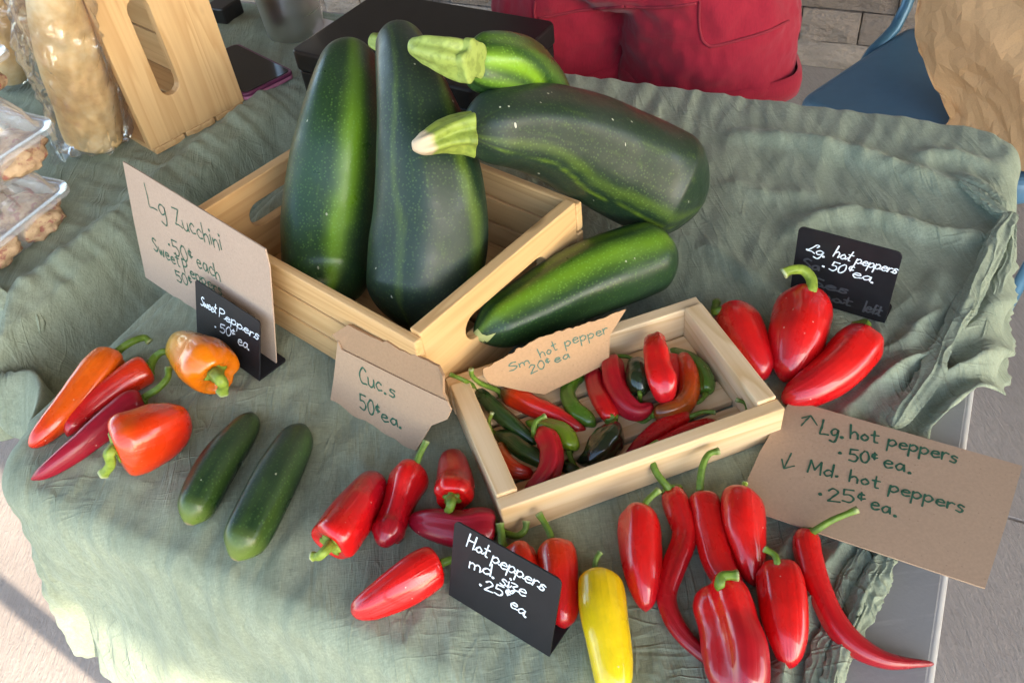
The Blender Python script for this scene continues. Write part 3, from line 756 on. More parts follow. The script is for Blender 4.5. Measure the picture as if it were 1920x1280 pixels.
def pepper(label, col, l, r, stem, group, cat='pepper', lob=3, amp=.045, ts=.10, te=.10, dim=.3, sm=None, cal=1.0, bump=.038, lift=.0045, name='pepper', calyx_r=None, bs=28, blunt=2.5):
    _seed[0] += 1; sd_ = _seed[0]
    L = flat(l, r, lift); p = pts_px(L); R = rad_px(p, r)
    if name == 'pepper': name = {GS: 'sweet_pepper', GM_: 'hot_pepper', GL: 'hot_pepper', GK: 'small_hot_pepper'}[group]
    base = V((p[0].x, p[0].y, T + lift)); t = thing(name, label, cat, base, group)
    o, cs, rs, fr = body('flesh', p, R, PM[col], t, 64, 44, lob, amp, ts, te, R[0] * dim, bump, bs, sd_, None, 1., .4, blunt, 4)
    if stem:
        pts, w = stem
        z0 = L[0][2]
        d0 = (p[0] - p[1]).normalized()
        cr0 = min(calyx_r or R[0] * .50 * cal, R[0] * .92)
        Lp = sum((p[i + 1] - p[i]).length for i in range(len(p) - 1)); rmx = max(R)
        def ax_at(r_):
            e = min(.999, r_ / R[0]); return ts * (1 - (1 - e ** blunt) ** (1 / blunt)) * Lp + R[0] * dim * max(0, 1 - r_ / rmx) ** 1.5
        a0 = cs[0] + fr[0][0] * R[0] * dim
        sp = [a0 - d0 * .001]
        zz = z0
        for q in pts: 
            if len(q) == 3: zz = q[2]
            sp.append(at(q[0], q[1], zz))
        sw = w * depth(sp[-1]) / F_PX
        P = smooth_pts(sp, 26); k = 18; fr2 = frames(P); vs = []; T_ = []
        # calyx: a lobed collar hugging the shoulder, then the stalk
        rings = [(cs[0] + d0 * (.0002 - ax_at(cr0 * 1.05)), cr0 * 1.05, 1), (cs[0] + d0 * (.0018 - ax_at(cr0 * .96)), cr0 * .97, 1), (cs[0] + d0 * (.0026 - ax_at(cr0 * .7)), cr0 * .66, .5), (cs[0] + d0 * (.0036 - ax_at(cr0 * .45)), max(sw * 1.45, cr0 * .36), .2)]
        t0, a_, b_ = fr2[0]
        ax_ = d0; aa = a_ - ax_ * a_.dot(ax_); aa.normalize(); bb = ax_.cross(aa)
        for c, rr, lw in rings:
            for j in range(k):
                th = 2 * math.pi * j / k
                q = rr * (1 + lw * .20 * math.cos(6 * th + sd_))
                # follow the dome of the shoulder
                vs.append(c + (aa * math.cos(th) + bb * math.sin(th)) * q); T_.append(.1)
        for i in range(3, 26):
            tt, a1, b1 = fr2[i]; f = i / 25; rr = sw * (1.25 - .35 * f + .45 * sstep(.25, 0, f) + .3 * sstep(.85, 1, f))
            for j in range(k):
                th = 2 * math.pi * j / k; q = rr * (1 + .07 * math.cos(5 * th)); vs.append(P[i] + (a1 * math.cos(th) + b1 * math.sin(th)) * q); T_.append(f)
        n = len(vs) // k
        fs = [(i * k + j, i * k + (j + 1) % k, (i + 1) * k + (j + 1) % k, (i + 1) * k + j) for i in range(n - 1) for j in range(k)]
        fs += [tuple(range(k))[::-1], tuple((n - 1) * k + j for j in range(k))]
        obj('stem', vs, fs, sm or STEM, t, True, {'t': T_})
    return t
# --- sweet
pepper('long orange sweet pepper with red tip, furthest left', 'orange', [(216, 664), (185, 698), (140, 752), (95, 800), (66, 828), (56, 836)], [30, 36, 31, 24, 15, 8], ([(226, 654, .022), (248, 640, .025), (270, 633, .022), (281, 641, .018)], 6), GS, amp=.03)
pepper('bright red sweet pepper with hooked stem, between orange and dark red ones', 'orred', [(284, 688), (258, 702), (215, 728), (170, 762), (138, 796), (126, 818)], [28, 29, 26, 22, 17, 8], ([(292, 668, .022), (306, 659, .026), (321, 662, .02), (326, 684, .012)], 6), GS, amp=.03)
pepper('long dark red sweet pepper tapering to the lower left', 'wine', [(274, 752), (245, 762), (200, 795), (145, 840), (90, 880), (58, 899)], [24, 29, 27, 23, 15, 6], ([(274, 742, .02), (296, 728, .026), (314, 708, .03), (316, 690, .032)], 6), GS, amp=.05)
pepper('plump flame red and orange sweet pepper with cut stem toward the viewer', 'bellred', [(206, 842, .014), (222, 836, .010), (256, 825, .004), (300, 806), (324, 793), (335, 786)], [55, 61, 62, 54, 44, 30], ([(205, 850, .05), (208, 870, .034), (194, 888, .022)], 9), GS, lob=4, amp=.045, te=.22, ts=.2, dim=.3, sm=STEM_L, blunt=2.2)
pepper('amber yellow sweet pepper with stem facing the viewer, beside the black sign', 'bellor', [(408, 704, .012), (400, 694, .008), (385, 680), (362, 662), (345, 652), (336, 646)], [40, 51, 54, 44, 34, 20], ([(412, 712, .05), (419, 722, .04), (417, 735, .03)], 10), GS, lob=4, amp=.03, ts=.18, te=.16, sm=STEM_L)
# --- medium hot, left group
pepper('dark red hot pepper with pale cut stem, left end of the front row', 'red_dark', [(616, 1026, .014), (626, 1014, .010), (650, 980, .004), (676, 940), (696, 912), (706, 900)], [38, 46, 46, 40, 32, 18], ([(608, 1034, .045), (598, 1042, .04), (586, 1042, .038)], 8), GM_, amp=.06, ts=.10, cal=1.2, dim=.4, sm=STEM_L)
pepper('waisted red hot pepper with straight upright stem, below the torn sign', 'red_dark', [(772, 882), (765, 900), (750, 940), (735, 980), (724, 1006), (722, 1016)], [32, 37, 30, 30, 33, 20], ([(778, 874, .03), (788, 850, .035), (800, 826, .04)], 6), GM_, amp=.07, te=.2)
pepper('small red hot pepper with curled stem, its tip by the shallow crate', 'red_dark', [(847, 938, .012), (849, 926, .008), (853, 905), (850, 872), (848, 850)], [32, 38, 36, 28, 16], ([(845, 944, .044), (840, 958, .03), (822, 966, .018), (804, 970, .016)], 7), GM_, amp=.05, ts=.16, te=.14)
pepper('wrinkled red hot pepper lying flat with its stem against the shallow crate', 'wine', [(932, 990), (905, 988), (870, 992), (825, 984), (790, 978), (768, 974)], [30, 38, 38, 32, 22, 10], ([(945, 998, .018), (968, 1004, .02), (984, 994, .024), (987, 976, .028)], 6), GM_, amp=.07, bump=.05)
pepper('very glossy red hot pepper just left of the black front sign', 'red', [(824, 1056), (800, 1068), (765, 1090), (720, 1117), (680, 1138), (660, 1147)], [36, 42, 42, 35, 24, 9], ([(832, 1053, .024), (850, 1048, .024), (872, 1046, .022)], 7), GM_, amp=.05)
pepper('red hot pepper mostly hidden behind the black front sign', 'orred', [(973, 1030), (976, 1050), (990, 1090), (1004, 1130), (1010, 1150)], [28, 34, 32, 22, 10], ([(945, 1025, .022), (940, 1000, .026), (937, 980, .03)], 7), GM_)
pepper('red hot pepper with long straight stem, right behind the black front sign', 'orred', [(1040, 1026), (1044, 1045), (1049, 1090), (1056, 1145), (1059, 1178)], [32, 38, 37, 30, 12], ([(1036, 1014, .026), (1027, 990, .03), (1010, 962, .034)], 6), GM_, lob=4, amp=.03)
# --- medium hot, right group
pepper('yellow hot pepper, the only yellow one in front', 'yellow', [(1122, 1082), (1124, 1102), (1130, 1150), (1142, 1215), (1150, 1275), (1153, 1310)], [36, 44, 47, 43, 35, 16], ([(1116, 1070, .026), (1117, 1050, .03), (1126, 1034, .032)], 5), GM_, amp=.02)
pepper('red hot pepper with a pointed tip, right of the yellow one', 'red', [(1196, 962), (1197, 985), (1200, 1035), (1206, 1090), (1210, 1128), (1211, 1147)], [34, 42, 42, 34, 20, 5], ([(1204, 956, .03), (1214, 938, .032), (1236, 918, .034)], 6), GM_, amp=.05)
pepper('thin wavy red hot pepper with tall hooked stem touching the shallow crate', 'red_dark', [(1258, 915), (1272, 955), (1284, 1005), (1264, 1065), (1250, 1125), (1278, 1188), (1345, 1250)], [25, 26, 24, 23, 19, 17, 11], ([(1250, 910, .024), (1230, 884, .03), (1220, 852, .036), (1222, 836, .04), (1234, 830, .04)], 6), GM_, lob=3, amp=.05, te=.04, cal=1.6)
pepper('long red hot pepper whose tip lies under the biggest front pepper', 'red', [(1316, 928), (1322, 958), (1335, 1015), (1352, 1068), (1385, 1110)], [28, 31, 30, 29, 22], ([(1312, 918, .024), (1316, 878, .032), (1328, 852, .036), (1348, 845, .036)], 6), GM_, amp=.04)
pepper('broad red hot pepper with pointed tip, next to the lying cardboard sign', 'red', [(1388, 930), (1388, 950), (1390, 990), (1402, 1045), (1412, 1082), (1416, 1100)], [34, 42, 43, 32, 18, 6], ([(1393, 920, .03), (1397, 905, .03)], 5), GM_, amp=.05, sm=STEM_L)
pepper('biggest lumpy red hot pepper at the front edge, cut stem upward', 'red_dark', [(1358, 1104), (1362, 1128), (1374, 1172), (1386, 1225), (1391, 1280), (1392, 1320)], [44, 56, 56, 60, 54, 30], ([(1350, 1098, .046), (1356, 1080, .05), (1384, 1078, .05)], 9), GM_, lob=3, amp=.13, te=.12, cal=.7)
pepper('red hot pepper with brown flecks, right of the biggest front pepper', 'red', [(1460, 1066), (1463, 1090), (1470, 1140), (1476, 1195), (1479, 1236), (1480, 1250)], [36, 45, 46, 37, 22, 8], ([(1458, 1058, .034), (1452, 1040, .036), (1433, 1028, .036)], 6), GM_, amp=.045)
pepper('long thin red hot pepper with its tip curving right over the bare table', 'red_dark', [(1516, 994), (1512, 1028), (1535, 1105), (1582, 1190), (1655, 1236), (1752, 1244)], [26, 26, 25, 24, 17, 4], ([(1532, 992, .026), (1560, 975, .03), (1608, 955, .034)], 6), GM_, amp=.04, te=.03)
# --- large hot
pepper('big red hot pepper nearest the shallow crate, upper right', 'red', [(1376, 588), (1386, 610), (1406, 655), (1424, 692), (1436, 712)], [38, 44, 42, 31, 16], ([(1356, 582, .036), (1340, 584, .034), (1344, 566, .03)], 7), GL, amp=.02, te=.14)
pepper('big red hot pepper with pale hooked stem in front of the black sign', 'red', [(1508, 568), (1505, 590), (1494, 640), (1480, 685), (1468, 716)], [44, 55, 52, 36, 16], ([(1520, 552, .05), (1522, 525, .056), (1506, 506, .062), (1482, 506, .064), (1468, 513, .062)], 9), GL, amp=.025, te=.12, sm=STEM_L, ts=.13)
pepper('big glossy red hot pepper lying across, right of the black sign', 'red', [(1624, 632), (1606, 652), (1570, 692), (1526, 724), (1488, 742), (1464, 750)], [36, 46, 45, 38, 27, 12], ([(1622, 618, .038), (1622, 606, .036), (1600, 612, .03)], 8), GL, amp=.02, ts=.12)
# --- small hot in the crate (zoomed coordinates)
kz = lambda x, y, *z: (820 + x / 2.782, 560 + y / 2.782, *z)
def kp(label, col, l, r, stem=None, w=4.5, dz=0., **k):
    l = [kz(x[0], x[1], (x[2] if len(x) > 2 else 0) + dz) for x in l]; r = [a * 1.13 / 2.782 for a in r]
    st = ([kz(*q) for q in stem], w) if stem else None
    k.setdefault('lift', .0085); k.setdefault('amp', .06); k.setdefault('bump', .05); k.setdefault('bs', 55)
    return pepper(label, col, l, r, st, GK, **k)
kp('slim dark green chilli with long stem over the crate corner', 'dgreen', [(205, 470, .012), (255, 525, .010), (330, 600, .006), (420, 680, .002), (520, 760)], [24, 34, 40, 36, 16], [(190, 455, .034), (150, 430, .05), (108, 410, .057), (66, 393, .058)], 4, amp=.02)
kp('red chilli with brownish shoulder pointing right, upper left in the crate', 'brown', [(330, 495), (390, 500), (490, 555), (600, 600), (700, 655), (785, 692)], [42, 54, 50, 42, 32, 10], [(300, 470, .026), (225, 440, .044), (182, 400, .058), (176, 365, .066)], 4.5)
kp('curved mid green chilli in the middle of the crate', 'green', [(765, 405), (705, 430), (680, 500), (715, 575), (780, 625), (825, 668)], [26, 38, 38, 42, 36, 22], None, amp=.06)
kp('red chilli with a broad green calyx toward the viewer, centre of the crate', 'red_dark', [(915, 640), (895, 600), (860, 540), (825, 470), (815, 410), (810, 358)], [36, 46, 50, 42, 40, 34], [(925, 640, .020), (905, 655, .020), (945, 700, .014)], 5, cal=2.1, dz=.002)
kp('wrinkled wine red chilli bent like a hook, centre of the crate', 'wrink', [(915, 305), (912, 380), (930, 460), (975, 540), (1045, 588), (1125, 555)], [38, 52, 52, 50, 42, 26], [(940, 300, .02), (985, 300, .022), (1020, 315, .02)], 3.5, dz=.008, amp=.10, lob=5)
kp('blackish green pod standing behind the bright red chilli', 'black', [(1052, 480), (1052, 455), (1048, 400), (1045, 330)], [52, 76, 72, 44], [(1055, 490, .028), (1058, 520, .02), (1060, 545, .014)], 4, ts=.2, te=.2)
kp('bright glossy red chilli on top at the back of the crate', 'red', [(1140, 195, .022), (1138, 260, .024), (1150, 340, .022), (1172, 430, .018), (1180, 500, .012), (1178, 540, .008)], [44, 58, 60, 66, 52, 28], None, amp=.10, ts=.14)
kp('red chilli peeking out from under the bright red one', 'red_dark', [(1215, 300), (1225, 380), (1215, 450), (1170, 520)], [40, 46, 44, 26], None)
kp('orange red curved chilli with brown end at the back of the crate', 'turning', [(1120, 600), (1190, 590), (1270, 555), (1315, 480), (1310, 380), (1275, 290)], [40, 50, 50, 48, 48, 34], [(1108, 618, .014), (1075, 645, .012), (1035, 632, .012)], 4, dz=.003)
kp('green chilli along the back right corner of the crate', 'green', [(1395, 500), (1398, 440), (1370, 370), (1310, 310), (1215, 262)], [34, 44, 42, 34, 16], [(1385, 520, .018), (1350, 543, .016), (1280, 542, .014)], 3.5, amp=.03)
kp('slender red chilli behind the front bar, left of its twin', 'red_dark', [(1318, 615), (1270, 622), (1180, 668), (1090, 730), (1020, 790), (975, 820)], [28, 42, 44, 36, 24, 8], [(1325, 612, .02), (1385, 590, .022), (1452, 592, .022)], 4)
kp('slender red chilli pressed against the front bar, nearest its stem corner', 'red_dark', [(1458, 642), (1400, 655), (1300, 690), (1180, 750), (1030, 830), (890, 862)], [18, 28, 34, 32, 24, 12], [(1470, 655, .014), (1555, 630, .016), (1612, 592, .022), (1606, 545, .028), (1556, 524, .03)], 3.5)
kp('shrivelled black green pepper by the front bar', 'black', [(930, 668), (905, 720), (860, 780), (800, 830), (728, 852)], [40, 66, 68, 46, 16], None, amp=.10, lob=4, bump=.07)
kp('lime green chilli with bent stem, front left in the crate', 'lime', [(688, 800), (690, 760), (655, 705), (585, 668), (510, 655), (460, 640)], [32, 48, 50, 40, 28, 10], [(690, 815, .018), (720, 880, .014), (755, 900, .014), (800, 893, .014)], 4.5, dz=.004)
kp('dark green chilli lying under the red hook, left in the crate', 'dgreen', [(300, 700), (370, 735), (460, 800), (580, 860), (705, 888)], [22, 40, 44, 38, 16], [(292, 705, .012), (268, 650, .02), (286, 592, .03)], 3.5, amp=.02, sm=STEM_L)
kp('wrinkled red hook shaped chilli in the front left corner of the crate', 'wrink', [(510, 712), (560, 720), (592, 790), (588, 880), (545, 950), (460, 1020)], [30, 50, 52, 54, 50, 32], [(502, 690, .034), (515, 640, .038), (566, 608, .04)], 4.5, dz=.012, amp=.09, lob=5)
kp('brownish red twisted chilli against the left end of the crate', 'turning', [(318, 760), (345, 830), (400, 890), (500, 915)], [34, 40, 42, 24], None)
kp('tiny dark green chilli sunk by the front bar under the lime one', 'dgreen', [(640, 870), (690, 885), (735, 905)], [24, 30, 18], None)
# ================================================================== SIGNS
class Plane:
    def __init__(s, o, u, v): s.o = o; s.u = u.normalized(); s.n = s.u.cross(v).normalized(); s.v = s.n.cross(s.u).normalized()
    def hit(s, px, py):
        d = ray(px, py); t = (s.o - CAM).dot(s.n) / d.dot(s.n); return CAM + d * t
    def uv(s, px, py): q = s.hit(px, py) - s.o; return q.dot(s.u), q.dot(s.v)
    def P(s, x, y, z=0.): return s.o + s.u * x + s.v * y + s.n * z
def card_plane(x, y, yaw, tilt, z=.004):
    u = V((math.cos(yaw), math.sin(yaw), 0)); n = V((-math.sin(yaw), math.cos(yaw), 0))
    return Plane(V((x, y, T + z)), u, Z * math.cos(tilt) + n * math.sin(tilt))
GLY = {
 'L': (.5, [[(0, 1), (.02, .5), (0, 0), (.25, .02), (.5, .03)]]), 'g': (.45, [[(.42, .45), (.2, .52), (.02, .3), (.15, .05), (.38, .2), (.42, .48), (.41, -.1), (.3, -.4), (.03, -.33)]]),
 'Z': (.5, [[(0, .95), (.25, .98), (.48, 1)], [(.48, 1), (.25, .5), (.02, .03)], [(.02, .03), (.3, .06), (.55, 0)]]), 'u': (.42, [[(0, .5), (.02, .12), (.2, 0), (.36, .18), (.4, .5)], [(.4, .5), (.42, .05)]]),
 'c': (.38, [[(.38, .42), (.2, .52), (.02, .28), (.15, .02), (.4, .08)]]), 'h': (.38, [[(0, 1), (0, 0)], [(0, .3), (.2, .5), (.35, .35), (.37, 0)]]),
 'i': (.06, [[(.02, .5), (.03, 0)], [(.03, .76), (.05, .73)]]), 'n': (.38, [[(0, .5), (0, 0)], [(0, .3), (.2, .5), (.35, .35), (.37, 0)]]),
 '5': (.45, [[(.46, 1), (.08, 1)], [(.08, 1), (.05, .58)], [(.05, .58), (.3, .6), (.45, .35), (.3, .03), (0, .1)]]), '0': (.45, [[(.25, 1), (.03, .6), (.1, .1), (.3, .02), (.47, .4), (.4, .9), (.25, 1)]]),
 'q': (.34, [[(.3, .82), (.15, .87), (.05, .65), (.15, .48), (.32, .54)], [(.2, 1), (.17, .38)]]), 'e': (.42, [[(.05, .28), (.38, .32), (.3, .5), (.1, .45), (.03, .2), (.18, 0), (.42, .1)]]),
 'a': (.44, [[(.4, .42), (.2, .5), (.03, .25), (.15, .02), (.33, .15), (.4, .48)], [(.4, .48), (.43, .02)]]), 'S': (.45, [[(.45, .9), (.25, 1), (.05, .8), (.25, .55), (.45, .3), (.25, .02), (0, .1)]]),
 'w': (.52, [[(0, .5), (.12, .02), (.25, .4)], [(.25, .4), (.4, .02), (.52, .5)]]), 't': (.34, [[(.16, .92), (.15, .1), (.3, .02)], [(0, .56), (.35, .58)]]),
 'P': (.45, [[(0, 1), (.02, 0)], [(0, .95), (.3, 1), (.45, .75), (.25, .5), (.02, .48)]]), 'p': (.42, [[(0, .5), (0, -.42)], [(0, .35), (.22, .52), (.4, .3), (.22, .02), (0, .1)]]),
 'r': (.3, [[(0, .5), (.01, 0)], [(0, .3), (.15, .5), (.3, .47)]]), 's': (.32, [[(.32, .45), (.15, .52), (.05, .38), (.28, .2), (.2, 0), (0, .05)]]),
 'C': (.5, [[(.5, .85), (.28, 1), (.03, .55), (.15, .08), (.5, .08)]]), '.': (.05, [[(0, .0), (.03, .02)]]), ' ': (.22, []),
 'm': (.54, [[(0, .5), (0, 0)], [(0, .35), (.15, .5), (.25, .35), (.26, 0)], [(.26, .35), (.4, .5), (.52, .35), (.53, 0)]]), 'o': (.4, [[(.2, .5), (.03, .25), (.18, .01), (.38, .25), (.2, .5)]]),
 '2': (.46, [[(.03, .8), (.22, 1), (.42, .75), (.2, .35), (0, 0)], [(0, 0), (.48, .02)]]), 'M': (.6, [[(0, 0), (.06, 1)], [(.06, 1), (.3, .3)], [(.3, .3), (.55, 1)], [(.55, 1), (.6, 0)]]),
 'd': (.42, [[(.38, .42), (.2, .5), (.03, .25), (.15, .02), (.36, .15)], [(.4, 1), (.4, 0)]]), 'H': (.48, [[(.02, 1), (0, 0)], [(.45, 1), (.43, 0)], [(0, .5), (.45, .54)]]),
 'z': (.38, [[(0, .48), (.2, .52), (.35, .45), (.15, .2), (.3, .05), (.2, -.3), (.05, -.3), (.2, -.05), (.42, .1)]]), 'l': (.1, [[(.05, 1), (.03, 0)]]), 'f': (.3, [[(.32, .95), (.15, .9), (.12, 0)], [(0, .5), (.3, .52)]]),
 'j': (.5, [[(.40, .72), (.44, .97), (.28, .98), (.2, .5), (.1, .08), (0, .06), (.08, -.04), (.3, .08), (.55, .0)]]),
}
def writing(parent, pl, items, mat, wpx, name='handwriting', slant=0., off=.0003, curs=False, seed=1):
    """items: (text, baseline start px, baseline end px, cap height in px) or a list of px strokes; ribbons lying on the card"""
    rnd = random.Random(seed); vs = []; fs = []
    def ribbon(pts, w):
        n = max(6, 4 * len(pts)) if len(pts) > 2 else 4
        q = [cr([V((a, b, 0)) for a, b in pts], i / (n - 1)) for i in range(n)] if len(pts) > 2 else [V((*pts[0], 0)).lerp(V((*pts[-1], 0)), i / 3) for i in range(4)]
        b = len(vs); zz = off + rnd.random() * .00012
        d0 = (q[1] - q[0]).normalized() if (q[1] - q[0]).length > 1e-9 else V((1, 0, 0)); d1 = (q[-1] - q[-2]).normalized()
        q = [q[0] - d0 * w * .45] + q + [q[-1] + d1 * w * .45]
        for i, c in enumerate(q):
            d = (q[min(i + 1, len(q) - 1)] - q[max(i - 1, 0)]); d = d.normalized() if d.length > 1e-9 else V((1, 0, 0))
            nn = V((-d.y, d.x, 0)) * w / 2 * ((.55 if i in (0, len(q) - 1) else 1) * (1 + .16 * math.sin(i * 1.3 + b) + .25 * noise.noise(V((b * .37, i * .35, 1)))))
            vs.append(pl.P(c.x + nn.x, c.y + nn.y, zz)); vs.append(pl.P(c.x - nn.x, c.y - nn.y, zz))
        for i in range(len(q) - 1): fs.append((b + 2 * i, b + 2 * i + 1, b + 2 * i + 3, b + 2 * i + 2))
    for it in items:
        if isinstance(it, list):
            a = V((*pl.uv(*it[0]), 0)); w = wpx * (pl.hit(it[0][0] + 1, it[0][1]) - pl.hit(*it[0])).length
            ribbon([pl.uv(*p) for p in it], w); continue
        s, b0, b1, hp = it
        a = V((*pl.uv(*b0), 0)); e = V((*pl.uv(*b1), 0)); ln = (e - a).length; dx = (e - a) / ln; dy = V((-dx.y, dx.x, 0))
        top = V((*pl.uv(b0[0], b0[1] - hp), 0)); hh = abs((top - a).dot(dy)); w = wpx * hh / hp
        gap = .13 if not curs else .10
        tot = sum(GLY[c][0] + gap for c in s) - gap; k = ln / tot; x = 0.; prev = None
        for c in s:
            wd, st = GLY[c]; jy = rnd.uniform(-.05, .05) * hh; sc = rnd.uniform(.92, 1.08)
            for sk_ in st:
                pts = []
                for (p, q) in sk_:
                    X = (x + p) * k + slant * q * hh; Y = q * hh * sc + jy
                    v = a + dx * X + dy * Y; pts.append((v.x, v.y))
                if len(sk_) == 2 and abs(sk_[0][0] - sk_[1][0]) < .04 and abs(sk_[0][1] - sk_[1][1]) < .04: ribbon(pts, w * 1.8)
                else: ribbon(pts, w)
            if curs and st and c not in '.q50 2':
                if prev is not None:
                    v = a + dx * ((x + .05) * k + slant * .25 * hh) + dy * (.25 * hh + jy); m_ = ((prev[0] + v.x) / 2, (prev[1] + v.y) / 2); m_ = (m_[0] - dy.x * .06 * hh, m_[1] - dy.y * .06 * hh)
                    ribbon([prev, m_, (v.x, v.y)], w * .85)
                v = a + dx * ((x + wd) * k + slant * .08 * hh) + dy * (.08 * hh + jy); prev = (v.x, v.y)
            else: prev = None
            x += wd + gap
    return obj(name, vs, fs, mat, parent, False)
KR = kraft_mat('kraft_board', (.40, .27, .175)); KR_P = kraft_mat('pinkish_board', (.43, .315, .235)); KR_T = kraft_mat('torn_board', (.34, .21, .12))
INK = plain('green_marker', (.02, .095, .055), .5, var=.55, scale=260); CHALK = plain('white_chalk_marker', (.72, .80, .88), .6, var=.22, scale=300)
GHOST = plain('rubbed_out_chalk', (.045, .05, .058), .7); BLKS = plain('black_sign_plastic', (.011, .011, .013), .5, var=.3, scale=90, bump=.05, spec=.28)
def torn(a, b, k, amp, seed):               # ragged edge between two px points
    rnd = random.Random(seed); out = []
    for i in range(k + 1):
        f = i / k; j = rnd.uniform(-amp, amp) if 0 < i < k else 0
        out.append((lerp(a[0], b[0], f) + j * .4, lerp(a[1], b[1], f) + j))
    return out
def card(name, label, pl, poly, mat, th=.0014):
    P = [pl.hit(*p) for p in poly]; lo = min(P, key=lambda p: p.z)
    if (P[1] - P[0]).cross(P[2] - P[1]).dot(pl.n) < 0: pass
    t = thing(name, label, 'sign', lo)
    mb = MB(); mb.prism(P, -pl.n * th); o = mb.build('card', mat, t)
    m = o.modifiers.new('tri', 'TRIANGULATE'); return o
GP = 'handwritten cardboard price cards'
def facing(pl):
    if pl.n.dot(CAM - pl.o) < 0: pl.n = -pl.n
    return pl
# Lg Zucchini card
pl = facing(card_plane(-.4225, .8305, -.8166, .20))
t = card('price_card', 'tall cardboard card for large zucchini leaning on the big crate', pl, [(230, 303), (262, 322), (497, 467), (505, 500), (512, 590), (518, 686), (395, 603), (273, 520), (250, 410)], KR_P)
writing(t, pl, [('Lg', (281, 388), (313, 408), 34), ('Zucchini', (330, 421), (417, 470), 30), ('.', (317, 459), (319, 460), 20), ('50q', (328, 478), (366, 497), 24), ('each', (371, 500), (414, 527), 26), ('Sweet', (290, 470), (339, 502), 22), ('Peppers', (347, 511), (418, 555), 21), ('50q', (333, 526), (364, 541), 19)], INK, 2.3, seed=2)
# Cucs card (piece of a torn box)
pl = facing(card_plane(-.1875, .5845, -.75, .30))
t = card('price_card', 'torn cardboard scrap for cucumbers leaning on the crate corner', pl, [(633, 640), (640, 655), (760, 715), (838, 752), (846, 768), (838, 786), (808, 798), (790, 828), (775, 851), (745, 852), (690, 812), (617, 766), (626, 705)], KR)
plf = Plane(pl.o - pl.n * .0016, pl.u, pl.v); plf.n = pl.n
P1 = torn((646, 612), (815, 690), 16, 3.5, 5); mb = MB()
fl = [(633, 640), (622, 628)] + P1 + [(830, 705), (830, 738), (838, 752), (760, 715), (640, 655)]
mb.prism([plf.hit(*p) + pl.n * (-.004 if p in P1 else 0) for p in fl], -pl.n * .003); o = mb.build('torn_flap', KR_T, t.parent); o.modifiers.new('tri', 'TRIANGULATE'); o['label'] = 'darker torn fold along the top of the card'
writing(t, pl, [('Cuc', (675, 716), (716, 735), 30), ('.', (722, 738), (724, 739), 20), ('s', (731, 742), (742, 746), 26), ('50q', (676, 766), (714, 784), 26), ('ea.', (716, 788), (752, 803), 24)], INK, 2.8, seed=3)
# Sm hot pepper card, stands inside the small crate against its back bar
a = SM @ V((-hw + .03, hl - .042, .0085)); yaw = sa
pl = facing(Plane(a, SM.to_3x3() @ V((1, 0, 0)), SM.to_3x3() @ V((0, .028, .05))))
z1 = lambda x, y: (820 + x / 2.782, 560 + y / 2.782)
poly = torn(z1(238, 368), z1(360, 300), 8, 1.6, 1) + torn(z1(372, 290), z1(510, 215), 10, 2, 2) + torn(z1(520, 208), z1(890, 92), 22, 1.8, 3) + torn(z1(900, 84), z1(985, 56), 5, 1, 4) + [z1(940, 128), z1(900, 190), z1(896, 330), z1(720, 420), z1(560, 498), z1(430, 478), z1(270, 440), z1(240, 398)]
t = card('price_card', 'torn top cardboard strip for small hot peppers inside the shallow crate', pl, poly, kraft_mat('orange_board', (.42, .25, .13)))
writing(t, pl, [('Sm', z1(378, 378), z1(480, 335), 16), ('hot', z1(540, 308), z1(628, 265), 20), ('pepper', z1(668, 248), z1(890, 178), 19), ('20q', z1(488, 390), z1(595, 342), 16), ('ea', z1(614, 335), z1(690, 305), 17)], INK, 2.3, seed=4)
# card lying on the table corner
pl = Plane(un(0, 0, .0235), at(1917, 873) - at(1478, 748), at(1478, 748) - at(1380, 948)); 
c3 = [at(x, y, z) for x, y, z in ((1380, 948, .017), (1847, 1102, .022), (1917, 873, .022))]
nn = (c3[1] - c3[0]).cross(c3[2] - c3[0]).normalized(); nn = nn if nn.z > 0 else -nn
pl.o = c3[0]; pl.n = nn; pl.u = (c3[2] - at(1478, 748, .017)); pl.u -= nn * pl.u.dot(nn); pl.u.normalize(); pl.v = nn.cross(pl.u)
t = card('price_card', 'large cardboard card lying flat over the table edge, with two arrows', pl, [(1484, 749), (1478, 756), (1425, 846), (1380, 946), (1600, 1020), (1847, 1102), (1885, 985), (1917, 873), (1700, 811)], KR)
zg = lambda x, y: (1380 + x / 3.369, 740 + y / 3.369)
writing(t, pl, [('Lg', zg(530, 246), zg(640, 272), 26), ('.', zg(668, 268), zg(672, 269), 20), ('hot', zg(722, 276), zg(898, 302), 24), ('peppers', zg(958, 322), zg(1392, 432), 25), ('.', zg(655, 366), zg(659, 367), 20), ('50q', zg(714, 416), zg(895, 440), 22), ('ea', zg(930, 458), zg(1062, 488), 26), ('.', zg(1094, 492), zg(1098, 493), 20),
  ('Md', zg(452, 486), zg(606, 522), 23), ('.', zg(634, 518), zg(638, 519), 20), ('hot', zg(714, 550), zg(902, 594), 24), ('peppers', zg(968, 606), zg(1432, 748), 25), ('.', zg(530, 628), zg(534, 629), 20), ('25q', zg(580, 668), zg(818, 700), 24), ('ea', zg(848, 724), zg(972, 754), 26), ('.', zg(1002, 768), zg(1006, 769), 20),
  [zg(412, 196), zg(440, 165), zg(472, 132)], [zg(416, 148), zg(472, 132)], [zg(472, 132), zg(512, 192)], [zg(350, 370), zg(325, 420), zg(302, 466)], [zg(290, 408), zg(302, 466)], [zg(302, 466), zg(368, 450)]], INK, 3.1, seed=5)
